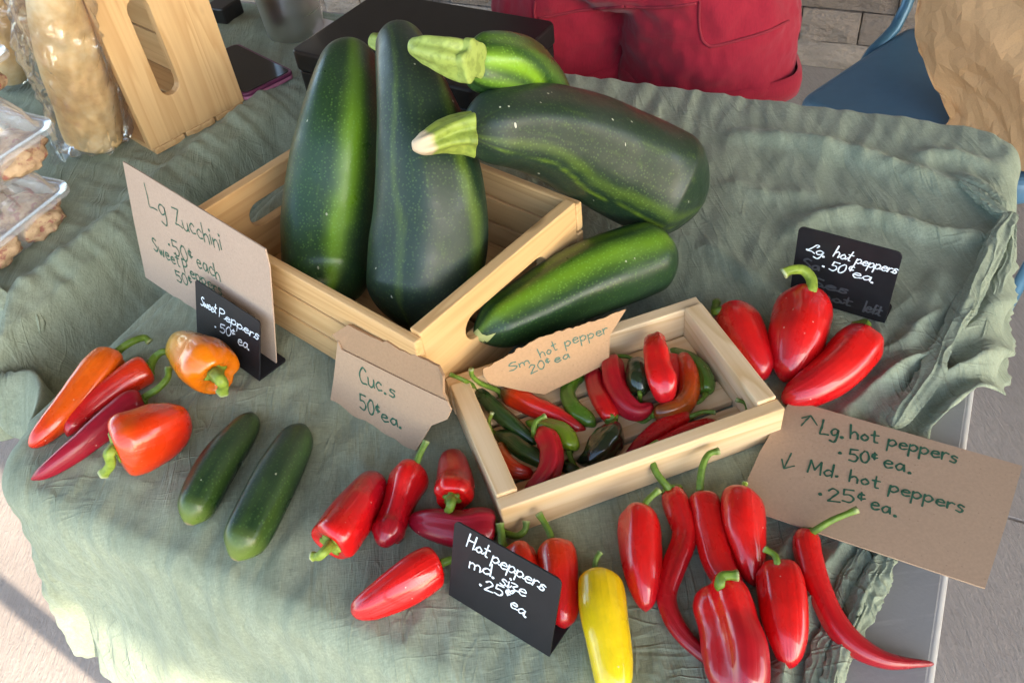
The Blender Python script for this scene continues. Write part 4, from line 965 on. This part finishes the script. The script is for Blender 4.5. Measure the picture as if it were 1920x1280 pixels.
# black chalk signs with a folded foot
def chalk_sign(label, x, y, yaw, tilt, w, h, items, foot=.036, ghost=None, rc=.006, wpx=3.2, seed=1, z=.008):
    pl = facing(card_plane(x, y, yaw, tilt, z)); t = thing('chalkboard_sign', label, 'sign', pl.o + pl.u * (w / 2), 'black folded chalk signs')
    o = pl.o; u = pl.u; v = pl.v; n = -pl.n
    def rr(cx, cy, a0): return [(cx + rc * math.cos(math.radians(a0 + 15 * i)), cy + rc * math.sin(math.radians(a0 + 15 * i))) for i in range(7)]
    out = [(0, 0), (w, 0)] + rr(w - rc, h - rc, 0) + rr(rc, h - rc, 90)
    mb = MB(); mb.prism([o + u * a + v * b for a, b in out], n * .0016); fp = mb.build('face_panel', BLKS, t, bevel=.0003)
    hz = V((n.x, n.y, 0)).normalized(); ft = [(0, .0017), (w, .0017)] + [(a, b) for a, b in rr(w - rc, foot - rc, 0)] + rr(rc, foot - rc, 90)
    mb = MB(); mb.prism([o + u * a + hz * b for a, b in ft], Z * .0015); mb.build('foot', BLKS, t, bevel=.0003)
    writing(fp, pl, items, CHALK, wpx, slant=.22, curs=True, seed=seed, off=.0003)
    if ghost: writing(fp, pl, ghost, GHOST, 3.0, name='rubbed_out_writing', slant=.1, curs=True, seed=9, off=.0002)
    return t
chalk_sign('black sign for sweet peppers, in front of the tall cardboard card', -.3344, .7003, -.8127, .3665, .1118, .0681, [('Sweet', (377, 571), (406, 588), 16), ('Peppers', (411, 592), (485, 638), 17), ('.', (404, 613), (406, 614), 14), ('50', (413, 622), (433, 630), 17), ('q', (433, 631), (441, 635), 17), ('ea.', (446, 643), (467, 656), 20)], rc=.004, wpx=1.9, seed=11)
chalk_sign('black sign with rubbed out lines, behind the large hot peppers', .2868, .6354, -.6636, -.069, .0945, .0926, [('j', (1512, 467), (1526, 474), 18), ('g.', (1528, 475), (1545, 481), 20), ('hot', (1562, 480), (1594, 490), 22), ('peppers', (1604, 493), (1680, 513), 18), ('.', (1543, 499), (1545, 500), 14), ('50', (1554, 505), (1580, 513), 18), ('q', (1585, 512), (1596, 515), 20), ('ea.', (1597, 517), (1636, 529), 19)],
   foot=.03, ghost=[('Sa', (1503, 500), (1535, 508), 18), ('Ses', (1520, 535), (1588, 550), 16), ('hot', (1540, 560), (1595, 574), 16), ('left', (1618, 583), (1650, 592), 20)], seed=12, wpx=2.0)
chalk_sign('black sign for medium hot peppers at the front, hiding two peppers', -.0773, .3529, -.71, .3333, .095, .0763, [('Hot', (875, 1022), (915, 1044), 26), ('peppers', (922, 1052), (1020, 1108), 24), ('md.', (880, 1062), (926, 1082), 24), ('size', (938, 1092), (985, 1118), 24), ('.', (901, 1095), (903, 1096), 14), ('25', (909, 1104), (942, 1118), 20), ('q', (946, 1120), (956, 1124), 20), ('ea.', (956, 1134), (986, 1155), 24)], foot=.034, rc=.005, wpx=2.4, seed=13)
# ================================================================== BEHIND THE TABLE
def rbox(mb_pts, r): pass
BLK = plain('black_metal', (.008, .0075, .0075), .42, .0, .2, 20, .03, spec=.3)
# cash box
x, y, yaw, w, l, h = -.2483, 1.1696, -.6463, .3102, .199, .0906
Bx = place(x, y, yaw, .006); t = thing('cash_box', 'black metal cash box behind the upright zucchini', 'box', Bx @ V((w / 2, l / 2, 0)))
def bxr(x0, x1, y0, y1, z0, z1, r, name, mat, bev):
    mb = MB(); out = []
    for cx, cy, a0 in ((x1 - r, y1 - r, 0), (x0 + r, y1 - r, 90), (x0 + r, y0 + r, 180), (x1 - r, y0 + r, 270)):
        out += [(cx + r * math.cos(math.radians(a0 + 15 * i)), cy + r * math.sin(math.radians(a0 + 15 * i))) for i in range(7)]
    mb.prism([Bx @ V((a, b, z0)) for a, b in out], Z * (z1 - z0)); return mb.build(name, mat, t, bevel=bev, seg=3)
bxr(0, w, 0, l, 0, h * .66, .012, 'box_body', BLK, .002); bxr(-.002, w + .002, -.002, l + .002, h * .66 + .001, h, .013, 'lid', BLK, .004)
hp = [(700, 70), (707, 62), (723, 64)]; pz = Bx @ V((.10, .09, 0))
hx = [Bx @ V((a, b, c)) for a, b, c in ((.075, .085, h), (.075, .085, h + .008), (.075, .13, h + .008), (.075, .13, h))]
mb = MB(); q0 = at(724, 80, h + .007); q1 = at(697, 72, h + .014); q2 = at(722, 60, h + .014); q3 = at(738, 70, h + .007)
mb.tube([q0, q1, q2, q3], .0016, 8); mb.build('handle', plain('chrome', (.7, .68, .66), .12, 1.), t, smooth=True)
# phone
c0 = at(463, 192, .013); c1 = at(555, 146, .013); d = (c1 - c0); pw = d.length; d.normalize(); e = V((-d.y, d.x, 0)); ln = .165
t = thing('phone', 'black phone face up in a pink case beside the black box', 'phone', c0 + d * pw / 2 + e * ln / 2)
def slab(x0, x1, y0, y1, z0, z1, r, name, mat, bev):
    mb = MB(); out = []
    for cx, cy, a0 in ((x1 - r, y1 - r, 0), (x0 + r, y1 - r, 90), (x0 + r, y0 + r, 180), (x1 - r, y0 + r, 270)):
        out += [(cx + r * math.cos(math.radians(a0 + 15 * i)), cy + r * math.sin(math.radians(a0 + 15 * i))) for i in range(7)]
    mb.prism([c0 + d * a + e * b + Z * z0 for a, b in out], Z * (z1 - z0)); return mb.build(name, mat, t, bevel=bev)
slab(0, pw, 0, ln, 0, .006, .011, 'case', plain('pink_case', (.42, .14, .21), .4), .002); slab(-.0004, pw + .0004, -.0004, ln, .0062, .0115, .011, 'case_rim', plain('plum_case', (.13, .02, .06), .4), .0015)
slab(.004, pw - .004, .004, ln - .004, .0116, .0122, .008, 'screen', plain('phone_glass', (.006, .006, .007), .12, spec=.3, var=0), .0002)
# tumbler
c = at(556, 60, .004); r = .054
t = thing('tumbler', 'brushed steel tumbler standing at the far end of the left table', 'cup', c)
ms, n, b, o = mat_new('brushed_steel'); f = ntex(n, coords(n, (3, 3, 160)), 1., 3)
n.links.new(ramp(n, [(.3, g(.26)), (.7, g(.38))], f), b.inputs['Roughness']); inp(b, Base_Color=(.78, .77, .75), Metallic=1.)
prof = [(.001, 0), (.040, 0), (.0425, .003), (.043, .02), (.0435, .022), (.0445, .05), (.0475, .12), (.05, .17), (.047, .172), (.044, .12), (.04, .01), (.001, .009)]; prof = [(a * 1.12, b) for a, b in prof]
k = 48; vs = [c + V((a * math.cos(2 * math.pi * j / k), a * math.sin(2 * math.pi * j / k), z)) for a, z in prof for j in range(k)]
fs = [(i * k + j, i * k + (j + 1) % k, (i + 1) * k + (j + 1) % k, (i + 1) * k + j) for i in range(len(prof) - 1) for j in range(k)]
obj('cup_body', vs, fs, ms, t)
# napkin under it
rp = [at(585, 75, .006), at(640, 42, .007), at(618, 22, .008), at(596, 8, .035), at(575, 40, .006)]
mb = MB(); mb.prism([at(560, 72, .0075), at(600, 66, .0075), at(640, 44, .008), at(600, 34, .0075), at(560, 50, .0075)], Z * .0008)
mb.prism([at(590, 40, .008), at(604, 40, .008), at(602, 12, .03)], V((.001, .001, 0)))
tag(mb.build('napkin', plain('white_paper', (.72, .7, .67), .8)), 'crumpled white paper napkin beside the steel tumbler', 'napkin')
# small black reader behind the stood crate
c = at(414, 46, .005); mb = MB(); mb.box(c - U * .03, U * .045, N * .05, Z * .028); o = mb.build('card_reader', plain('reader_plastic', (.012, .012, .013), .4), bevel=.003)
tag(o, 'small black device half hidden behind the stood up crate', 'device')
# ------------------------------------------------------------------ bread
def crust():
    m, n, b, o = mat_new('bread_crust'); v = coords(n)
    a = ntex(n, v, 14, 4, .6); f = ntex(n, v, 90, 4)
    c = ramp(n, [(.3, (.52, .26, .08)), (.48, (.74, .47, .19)), (.65, (.84, .65, .36)), (.8, (.88, .77, .54))], math_(n, 'ADD', math_(n, 'MULTIPLY', a, .75), math_(n, 'MULTIPLY', f, .25)))
    n.links.new(c, b.inputs['Base Color']); inp(b, Roughness=.75); bumpn(n, b, math_(n, 'ADD', f, a), .25, .003); return m
CRU = crust(); FILM = film_mat('clear_film', .24, .05, (.985, .985, .99), .05)
def loaf(label, lst, r, seed):
    p = pts_px(lst); R = rad_px(p, r); t = thing('bread_loaf', label, 'bread', p[0])
    body('crust', p, R, CRU, t, 70, 48, 3, .03, .09, .09, 0, .035, 16, seed); return p, R
p, R = loaf('tan bread loaf standing in a clear bag against the stood up crate', [(182, 282, .008), (178, 255, .03), (162, 195, .08), (140, 130, .135), (118, 60, .19), (100, 0, .235), (88, -40, .26)], [38, 52, 57, 57, 54, 48, 34], 71)
loaf('second bread loaf, mostly outside the frame at upper left', [(20, 150, .02), (10, 110, .06), (-4, 50, .11), (-14, 0, .15), (-22, -40, .18)], [26, 40, 44, 42, 30], 72)
def bag(label, pts, rad, seed, tail):
    t = thing('plastic_bag', label, 'bag', pts[0]); n, m = 110, 96
    P = [cr(pts, i / (n - 1)) for i in range(n)]; fr = frames(P); vs = []
    for i in range(n):
        f = i / (n - 1); tt, a, b = fr[i]; r0 = cr(rad, f)
        for k in range(m):
            th = 2 * math.pi * k / m; dd = a * math.cos(th) + b * math.sin(th); q = P[i] + dd * r0
            w = abs(noise.noise(V((math.cos(th) * 3 + seed, math.sin(th) * 3, f * 7)))) * .30 - .10
            w += .10 * abs(noise.noise(V((math.cos(th) * 7, math.sin(th) * 7 + seed, f * 16 + 2 * math.sin(th * 2))))) + .05 * noise.noise(V((math.cos(th) * 16, math.sin(th) * 16, f * 40)))
            vs.append(q + dd * r0 * w)
    fs = [(i * m + k, i * m + (k + 1) % m, (i + 1) * m + (k + 1) % m, (i + 1) * m + k) for i in range(n - 1) for k in range(m)]
    obj('film', vs, fs, FILM, t)
    if tail:
        a, b_, w = tail; n = 40; vs = []
        for i in range(n + 1):
            for j in range(25):
                f = i / n; g_ = j / 24 - .5; c = a.lerp(b_, f); ww = w * (.5 + .9 * f)
                side = (b_ - a).cross(CAM - a).normalized()
                vs.append(c + side * g_ * ww + V((0, 0, 1)) * (.006 * noise.noise(V((g_ * 9, f * 5, 1))) + .010 * math.sin(g_ * 9 + f * 2)) + V((0, 0, .006)))
        obj('bag_mouth', vs, [(i * 25 + j, i * 25 + j + 1, (i + 1) * 25 + j + 1, (i + 1) * 25 + j) for i in range(n) for j in range(24)], FILM, t)
    return t
bp = pts_px([(186, 291, .005), (176, 262, .02), (158, 195, .08), (136, 130, .135), (112, 60, .19), (95, 0, .235), (80, -60, .28)]); br = rad_px(bp, [30, 60, 72, 78, 80, 74, 60])
bag('clear crinkled plastic bag around the standing bread loaf', bp, br, 3., (at(100, 235, .035), at(140, 300, .006), .045))
bp = pts_px([(22, 158, .01), (10, 110, .06), (-4, 50, .11), (-14, 0, .15), (-24, -50, .19)]); br = rad_px(bp, [20, 50, 58, 60, 40])
bag('clear plastic bag around the loaf at the frame edge', bp, br, 9., None)
# ------------------------------------------------------------------ clamshells with cookies
CLEAR = film_mat('clear_tray', .16, .14, (.97, .97, .98), .20)
def cookie_mat():
    m, n, b, o = mat_new('berry_cookie'); v = coords(n)
    a = ntex(n, v, 55, 4); r_ = ntex(n, v, 90, 3)
    c = ramp(n, [(.3, (.22, .12, .07)), (.5, (.46, .31, .18)), (.75, (.60, .45, .29))], a)
    c = mix(n, ramp(n, [(.54, g(0)), (.62, g(.75))], r_), c, (.26, .06, .06))
    n.links.new(c, b.inputs['Base Color']); inp(b, Roughness=.8); bumpn(n, b, a, .7, .005); return m
CK = cookie_mat()
def rrect3(c, du, dn, r, z, k=6):
    out = []
    for su, sn, a0 in ((1, 1, 0), (-1, 1, 90), (-1, -1, 180), (1, -1, 270)):
        for i in range(k + 1):
            a = math.radians(a0 + 90 * i / k); out.append(V((c[0] + su * (du - r) + r * math.cos(a), c[1] + sn * (dn - r) + r * math.sin(a), z)))
    return out
def clam(label, corner_px, rim_z, yaw, where):
    cu, cn = to_un(at(*corner_px, rim_z)); W2, L2 = .085, .085
    c = (-W2, -L2)
    def Wd(v): 
        x, y = v.x, v.y; return un(cu + x * math.cos(yaw) - y * math.sin(yaw), cn + x * math.sin(yaw) + y * math.cos(yaw), v.z)
    t = thing('plastic_container', label, 'container', Wd(V((c[0], c[1], rim_z - .045))), 'stacked clear containers of cookies')
    def shell(secs, name, flute=0):
        rings = []
        for (inset, z, r) in secs:
            q = rrect3(c, W2 - inset, L2 - inset, r, z, 10)
            if flute:
                q2 = []
                for i, p in enumerate(q):
                    q2.append(p)
                q = q2
            rings.append(q)
        # subdivide the straight runs so that flutes can show
        full = []
        for q, (inset, z, r) in zip(rings, secs):
            out = []
            for i in range(len(q)):
                a, b = q[i], q[(i + 1) % len(q)]; kk = 26 if i % 11 == 10 else 1
                for j in range(kk): out.append(a.lerp(b, j / kk))
            full.append(out)
        m = len(full[0]); vs = []
        for q, (inset, z, r) in zip(full, secs):
            for i, p in enumerate(q):
                f_ = flute if .012 < inset < .05 else 0
                k_ = 1 - f_ * (.5 + .5 * math.cos(i * 2 * math.pi / 6.5))
                vs.append(Wd(V((c[0] + (p.x - c[0]) * k_, c[1] + (p.y - c[1]) * k_, p.z))))
        fs = [(i * m + j, i * m + (j + 1) % m, (i + 1) * m + (j + 1) % m, (i + 1) * m + j) for i in range(len(full) - 1) for j in range(m)]
        fs.append(tuple((len(full) - 1) * m + j for j in range(m)))
        return obj(name, vs, fs, CLEAR, t)
    z = rim_z
    shell([(0, z - .004, .02), (0, z, .02), (.010, z + .001, .018), (.012, z - .003, .018), (.022, z - .040, .02), (.028, z - .044, .02)], 'tray', .03)
    shell([(.001, z + .0045, .02), (.001, z + .002, .02), (.010, z + .003, .018), (.013, z + .006, .018), (.016, z + .022, .022), (.024, z + .040, .03), (.034, z + .047, .034), (.048, z + .049, .03)], 'lid', .04)
    for i, (a, b_, s_) in enumerate(((-.05, -.05, .042), (-.048, -.122, .040), (-.125, -.055, .042))):
        q = Wd(V((a, b_, z - .024)))
        bm = bmesh.new(); bmesh.ops.create_icosphere(bm, subdivisions=4, radius=1)
        vs = []
        for v in bm.verts:
            p = v.co.copy(); r_ = s_ * (1 + .20 * fbm(p * 1.8 + V((i * 9, rim_z * 50, 0)), 3) + .10 * noise.noise(p * 5) + .07 * abs(noise.noise(p * 11))); vs.append(q + V((p.x * r_, p.y * r_, p.z * r_ * .55)))
        fs = [tuple(v.index for v in f.verts) for f in bm.faces]; bm.free()
        ck = obj('cookie', vs, fs, CK, None, True, None, q)
        tag(ck, 'lumpy berry cookie ' + ('in the nearest corner of', 'in the front left corner of', 'in the back left corner of')[i] + ' the ' + where, 'cookie', 'berry cookies in clear containers')
clam('bottom clear container of cookies in the stack at left', (142, 347), .050, .03, 'bottom clear container')
clam('middle clear container of cookies in the stack at left', (114, 231), .142, -.05, 'middle clear container')
clam('topmost clear container of cookies in the stack at left', (30, 92), .228, .04, 'topmost clear container')
# ------------------------------------------------------------------ person
def skin_fig(name, nodes, edges, mat, parent, root, sub=2):
    me = bpy.data.meshes.new(name); o0 = V(parent['_o'])
    me.from_pydata([tuple(p - o0) for p, r in nodes], edges, []); o = bpy.data.objects.new(name, me); COL.objects.link(o); o.parent = parent
    m = o.modifiers.new('skin', 'SKIN'); m.use_smooth_shade = True
    for sv, (p, r) in zip(me.skin_vertices[0].data, nodes): sv.radius = (r, r) if not isinstance(r, tuple) else r
    me.skin_vertices[0].data[root].use_root = True
    s = o.modifiers.new('sub', 'SUBSURF'); s.levels = sub; s.render_levels = sub; me.materials.append(mat); o['_o'] = tuple(o0); return o
a1 = at_n(1060, 90, 1.27); a2 = at_n(1325, 90, 1.27); mid = (a1 + a2) / 2; mid.z = 0
ru = (a2 - a1); ru.z = 0; legd = ru.length / 2; ru.normalize(); fwd = V((ru.y, -ru.x, 0))   # faces the table
t = thing('person', 'person in crimson shorts standing behind the table, seen at thigh height', 'person', mid)
def B(x, y, z): return mid + ru * x + fwd * y + Z * z
SKIN = plain('skin', (.50, .30, .21), .5, var=.06); CRIM = (.27, .011, .026)
nodes = [(B(0, 0, .92), .10), (B(0, -.01, 1.02), .125), (B(0, 0, 1.18), .135), (B(0, .0, 1.33), .13), (B(0, .01, 1.44), .06), (B(0, .02, 1.52), .055), (B(0, .03, 1.60), .085), (B(0, .03, 1.68), .08)]; ed = [(i, i + 1) for i in range(7)]
for s in (-1, 1):
    b = len(nodes); nodes += [(B(s * .09, 0, .86), .075), (B(s * legd * .95, .01, .68), .075), (B(s * legd, .02, .46), .060), (B(s * legd, -.015, .28), .055), (B(s * legd, -.02, .09), .036), (B(s * (legd + .01), .05, .035), .035), (B(s * (legd + .02), .14, .025), .026)]
    ed += [(0, b)] + [(b + i, b + i + 1) for i in range(6)]
    b = len(nodes); nodes += [(B(s * .17, 0, 1.38), .055), (B(s * .24, -.03, 1.10), .042), (B(s * .12, .12, 1.12), .034), (B(s * .05, .15, 1.13), (.022, .036))]
    ed += [(3, b), (b, b + 1), (b + 1, b + 2), (b + 2, b + 3)]
    for i in range(5):
        q = len(nodes); zz = 1.165 - i * .019; l_ = (.03, .07, .078, .072, .055)[i]
        nodes += [(B(s * (.05 - .03), .155, zz), .009), (B(s * (.05 - .03 - l_ * .55), .162, zz - .004), .008), (B(s * (.05 - .03 - l_), .158, zz - .012), .007)]
        ed += [(b + 3, q), (q, q + 1), (q + 1, q + 2)]
skin_fig('body', nodes, ed, SKIN, t, 0)
# shorts: pelvis and two leg tubes fused, with folds and turned up hems
bm = bmesh.new()
def loft(rings):
    k = 48; R_ = []
    for (c, rx, ry) in rings: R_.append([bm.verts.new(c + ru * rx * math.cos(2 * math.pi * j / k) + fwd * ry * math.sin(2 * math.pi * j / k)) for j in range(k)])
    for a, b in zip(R_, R_[1:]):
        for j in range(k): bm.faces.new((a[j], a[(j + 1) % k], b[(j + 1) % k], b[j]))
    bm.faces.new(R_[0][::-1]); bm.faces.new(R_[-1])
hemz = T - .085
for s, wf in ((-1, .116), (1, .132)):
    cx = s * legd * (1. if s < 0 else 1.03)
    hz = hemz if s > 0 else hemz - .01
    hem = [(B(cx, 0, hz), wf + .004, .118), (B(cx, 0, hz + .035), wf + .006, .121), (B(cx, 0, hz + .038), wf, .115)]
    loft(hem + [(B(cx * .99, 0, hz + .07), wf + .001, .117), (B(cx * .97, 0, hz + .12), wf + .003, .122), (B(cx * .8, 0, hz + .20), .118, .128), (B(cx * .6, 0, .92), .12, .12)])
loft([(B(0, 0, T + .045), .10, .06), (B(0, 0, T + .055), .16, .10), (B(0, 0, T + .085), .215, .128), (B(0, 0, .90), .205, .13), (B(0, 0, 1.0), .175, .12), (B(0, 0, 1.05), .165, .115)])
bm.verts.index_update(); vs = [v.co.copy() for v in bm.verts]; fs = [tuple(v.index for v in f.verts) for f in bm.faces]; bm.free()
m, n, b, o_ = mat_new('crimson_twill'); v = coords(n)
cc = mix(n, ntex(n, v, 8, 3), CRIM, tuple(x * 1.3 for x in CRIM)); cc = mix(n, ntex(n, coords(n, (500, 500, 90)), 1., 2), tuple(x * .75 for x in CRIM), cc)
n.links.new(cc, b.inputs['Base Color']); inp(b, Roughness=.9, Sheen_Weight=.12, Specular_IOR_Level=.2)
fo = ntex(n, coords(n, (5, 5, 11), rot=(.3, .5, .2)), 1., 3, .5, 1.5); bumpn(n, b, math_(n, 'ADD', fo, math_(n, 'MULTIPLY', ntex(n, v, 300, 2), .03)), .4, .012)
sh_ = obj('shorts', vs, fs, m, t)
q = sh_.modifiers.new('remesh', 'REMESH'); q.mode = 'VOXEL'; q.voxel_size = .005; q.use_smooth_shade = True
q = sh_.modifiers.new('smooth', 'SMOOTH'); q.iterations = 5; q.factor = .5
tx = bpy.data.textures.new('folds', 'CLOUDS'); tx.noise_scale = .055; q = sh_.modifiers.new('folds', 'DISPLACE'); q.texture = tx; q.strength = .019; q.texture_coords = 'LOCAL'
# turned up hems and pocket seams
SEAM = plain('shorts_seam', tuple(x * .8 for x in CRIM), .9)
for sgn, wf in ((-1, .116), (1, .132)):
    cx = sgn * legd * (1. if sgn < 0 else 1.03); hz = hemz if sgn > 0 else hemz - .01; k = 64; vs = []
    prof = [(.000, 0), (.010, .002), (.012, .018), (.010, .033), (.003, .037)]
    for (dr, dz) in prof:
        for j in range(k):
            th = 2 * math.pi * j / k; w_ = .004 * math.sin(3 * th + sgn) + .003 * math.sin(7 * th)
            vs.append(B(cx, 0, hz + dz + .004 * math.sin(2 * th)) + ru * (wf + dr + w_) * math.cos(th) + fwd * (.117 + dr + w_) * math.sin(th))
    obj('hem', vs, [(i * k + j, i * k + (j + 1) % k, (i + 1) * k + (j + 1) % k, (i + 1) * k + j) for i in range(4) for j in range(k)], m, sh_)
bpy.context.view_layer.update(); dg = bpy.context.evaluated_depsgraph_get(); ev = sh_.evaluated_get(dg); inv = sh_.matrix_world.inverted()
def seam(pxs):
    P = []
    for q in smooth_pts([V((x, y, 0)) for x, y in pxs], 40):
        o0 = inv @ CAM; d_ = (inv.to_3x3() @ ray(q.x, q.y)).normalized(); r_ = ev.ray_cast(o0, d_)
        if r_[0]: P.append(sh_.matrix_world @ (r_[1] + r_[2] * .0008))
    if len(P) > 4:
        mb = MB(); mb.tube(P, .0022, 6); mb.build('seam', SEAM, sh_, smooth=True)
seam([(1312, 2), (1311, 40), (1316, 72), (1330, 86), (1352, 84)]); seam([(1330, 88), (1390, 74), (1440, 58), (1478, 40)]); seam([(1004, 2), (1002, 22), (1004, 40)]); seam([(1170, 12), (1100, 18), (1010, 34)]); seam([(1172, 12), (1240, 14), (1305, 6)])
# shirt and hair
bm = bmesh.new(); loft([(B(0, 0, 1.0), .18, .125), (B(0, 0, 1.15), .175, .125), (B(0, 0, 1.3), .19, .125), (B(0, 0, 1.42), .15, .09), (B(0, 0, 1.46), .07, .07)])
bm.verts.index_update(); vs = [v.co.copy() for v in bm.verts]; fs = [tuple(v.index for v in f.verts) for f in bm.faces]; bm.free()
o = obj('shirt', vs, fs, plain('shirt_cloth', (.4, .4, .42), .9), t); q = o.modifiers.new('sub', 'SUBSURF'); q.levels = 1; q.render_levels = 1
body('hair', [B(0, .0, 1.58), B(0, -.015, 1.68), B(0, .02, 1.745)], [.085, .105, .05], plain('hair', (.06, .035, .02), .6), t, 24, 24, ts=.2, te=.3)
# ------------------------------------------------------------------ chair and paper bag
SZ = .47; z0 = SZ - T
_a = at(1500, 186, z0); _b = at(1662, 78, z0); cy_ = (_b - _a); cy_.z = 0; cy_.normalize(); cx_ = V((cy_.y, -cy_.x, 0))
def CH(x, y, z): return V((_a.x, _a.y, 0)) + cx_ * x + cy_ * y + Z * z
t = thing('folding_chair', 'blue folding chair behind the table with a paper bag on it', 'chair', CH(.24, .2, 0))
BLU = plain('blue_plastic', (.06, .15, .235), .42, var=.1, scale=40, bump=.04); BLS = plain('blue_steel', (.05, .15, .24), .35, .2)
seat = rrect(0, .46, 0, .42, .05, 10)
mb = MB(); mb.prism([CH(a - .01, b - .01, SZ - .055) for a, b in seat], Z * .055); mb.build('seat', BLU, t, bevel=.022, seg=5)
for du in (-.012, .452):
    mb = MB(); mb.tube(smooth_pts([CH(du, .05, .01), CH(du, .22, SZ - .06), CH(du, .36, SZ + .02), CH(du, .42, SZ + .22), CH(du, .46, SZ + .42)], 16), .012, 12); mb.build('leg', BLS, t, smooth=True)
    mb = MB(); mb.tube([CH(du + .02, .44, .01), CH(du + .02, .12, SZ - .045)], .011, 12); mb.build('leg', BLS, t, smooth=True)
mb = MB(); mb.prism([CH(a, .455, SZ + b) for a, b in rrect(.02, .43, .24, .42, .05)], cy_ * .02); mb.build('backrest', BLU, t, bevel=.006)
# bag
m = kraft_mat('bag_paper', (.56, .35, .175)); tb = thing('paper_bag', 'crumpled brown paper bag with a dark red corner mark on the blue chair', 'bag', un(.2, 1.8, z0))
b0 = [at(1740, 200, z0 + .004), at(1925, 300, z0 + .004)]; fd = (b0[1] - b0[0]); fd.z = 0; bw = .32; fd.normalize(); bn = V((-fd.y, fd.x, 0)); 
P0 = at(1702, 208, z0 + .004); tilt = -.25
def bag_pt(f, g_, h_):                       # f along front 0..1 round the perimeter, h_ height
    per = [(0, 0), (bw, 0), (bw, .17), (0, .17)]
    L = [bw, .17, bw, .17]; s = f * sum(L); i = 0
    while s > L[i] and i < 3: s -= L[i]; i += 1
    a, b = per[i], per[(i + 1) % 4]; q = s / L[i]; x, y = lerp(a[0], b[0], q), lerp(a[1], b[1], q)
    bulge = math.sin(math.pi * min(1, q)) * .012 * math.sin(math.pi * min(1, h_ / .4)); nx, ny = ((0, -1), (1, 0), (0, 1), (-1, 0))[i]
    x += nx * bulge; y += ny * bulge
    low = sstep(.14, 0, h_); x = x + .075 * low * (1 - x / bw); y = lerp(y, .085 + (y - .085) * .93, low)
    p = P0 + fd * x + bn * y + Z * h_ + fd * (tilt * h_)
    k = noise.noise(V((x * 9, y * 9, h_ * 9))); k2 = abs(noise.noise(V((x * 16 + 5, y * 16, h_ * 14 + k)))); k3 = abs(noise.noise(V((x * 34, y * 34 + 3, h_ * 30))))
    k4 = abs(noise.noise(V((x * 5 + 2, y * 5, h_ * 6 + 9)))); c_ = .004 * k - .030 * k4 - .012 * k2 - .0035 * k3
    c_ *= sstep(0, .02, h_)
    return p + (fd * nx + bn * ny) * c_ + fd * (.010 * k * sstep(0, .05, h_))
na, nb = 84, 36; rj = random.Random(4)
def jit(i, j): return (rj.uniform(-.42, .42), rj.uniform(-.42, .42) if 0 < j < nb else 0)
vs = []
for i in range(na):
    for j in range(nb + 1):
        a, b = jit(i, j); vs.append(bag_pt(((i + a) / na) % 1, 0, .42 * (j + b) / nb))
fs = [(i * (nb + 1) + j, ((i + 1) % na) * (nb + 1) + j, ((i + 1) % na) * (nb + 1) + j + 1, i * (nb + 1) + j + 1) for i in range(na) for j in range(nb)]
fs = [q for f in fs for q in ((f[0], f[1], f[2]), (f[0], f[2], f[3]))]
fs.append(tuple(i * (nb + 1) for i in range(na))[::-1])
o = obj('bag_paper', vs, fs, m, tb, False)
q = o.modifiers.new('sub', 'SUBSURF'); q.subdivision_type = 'SIMPLE'; q.levels = q.render_levels = 1
q = o.modifiers.new('soften', 'SMOOTH'); q.factor = .4; q.iterations = 1
vs = []; nn_ = 12
for i in range(nn_ + 1):
    for j in range(nn_ + 1):
        f = .012 + .03 * i / nn_; hgt = .335 - .10 * (i / nn_) * .55 + (j / nn_) * .12 * (.55 + .45 * (1 - i / nn_)); q = bag_pt(f, 0, min(hgt, .42)); vs.append(q - bn * .004)
obj('printed_mark', vs, [(i * (nn_ + 1) + j, (i + 1) * (nn_ + 1) + j, (i + 1) * (nn_ + 1) + j + 1, i * (nn_ + 1) + j + 1) for i in range(nn_) for j in range(nn_)], plain('dark_red_print', (.10, .012, .02), .6), tb)
# ------------------------------------------------------------------ tidy
for o in bpy.data.objects:
    if '_o' in o.keys(): del o['_o']
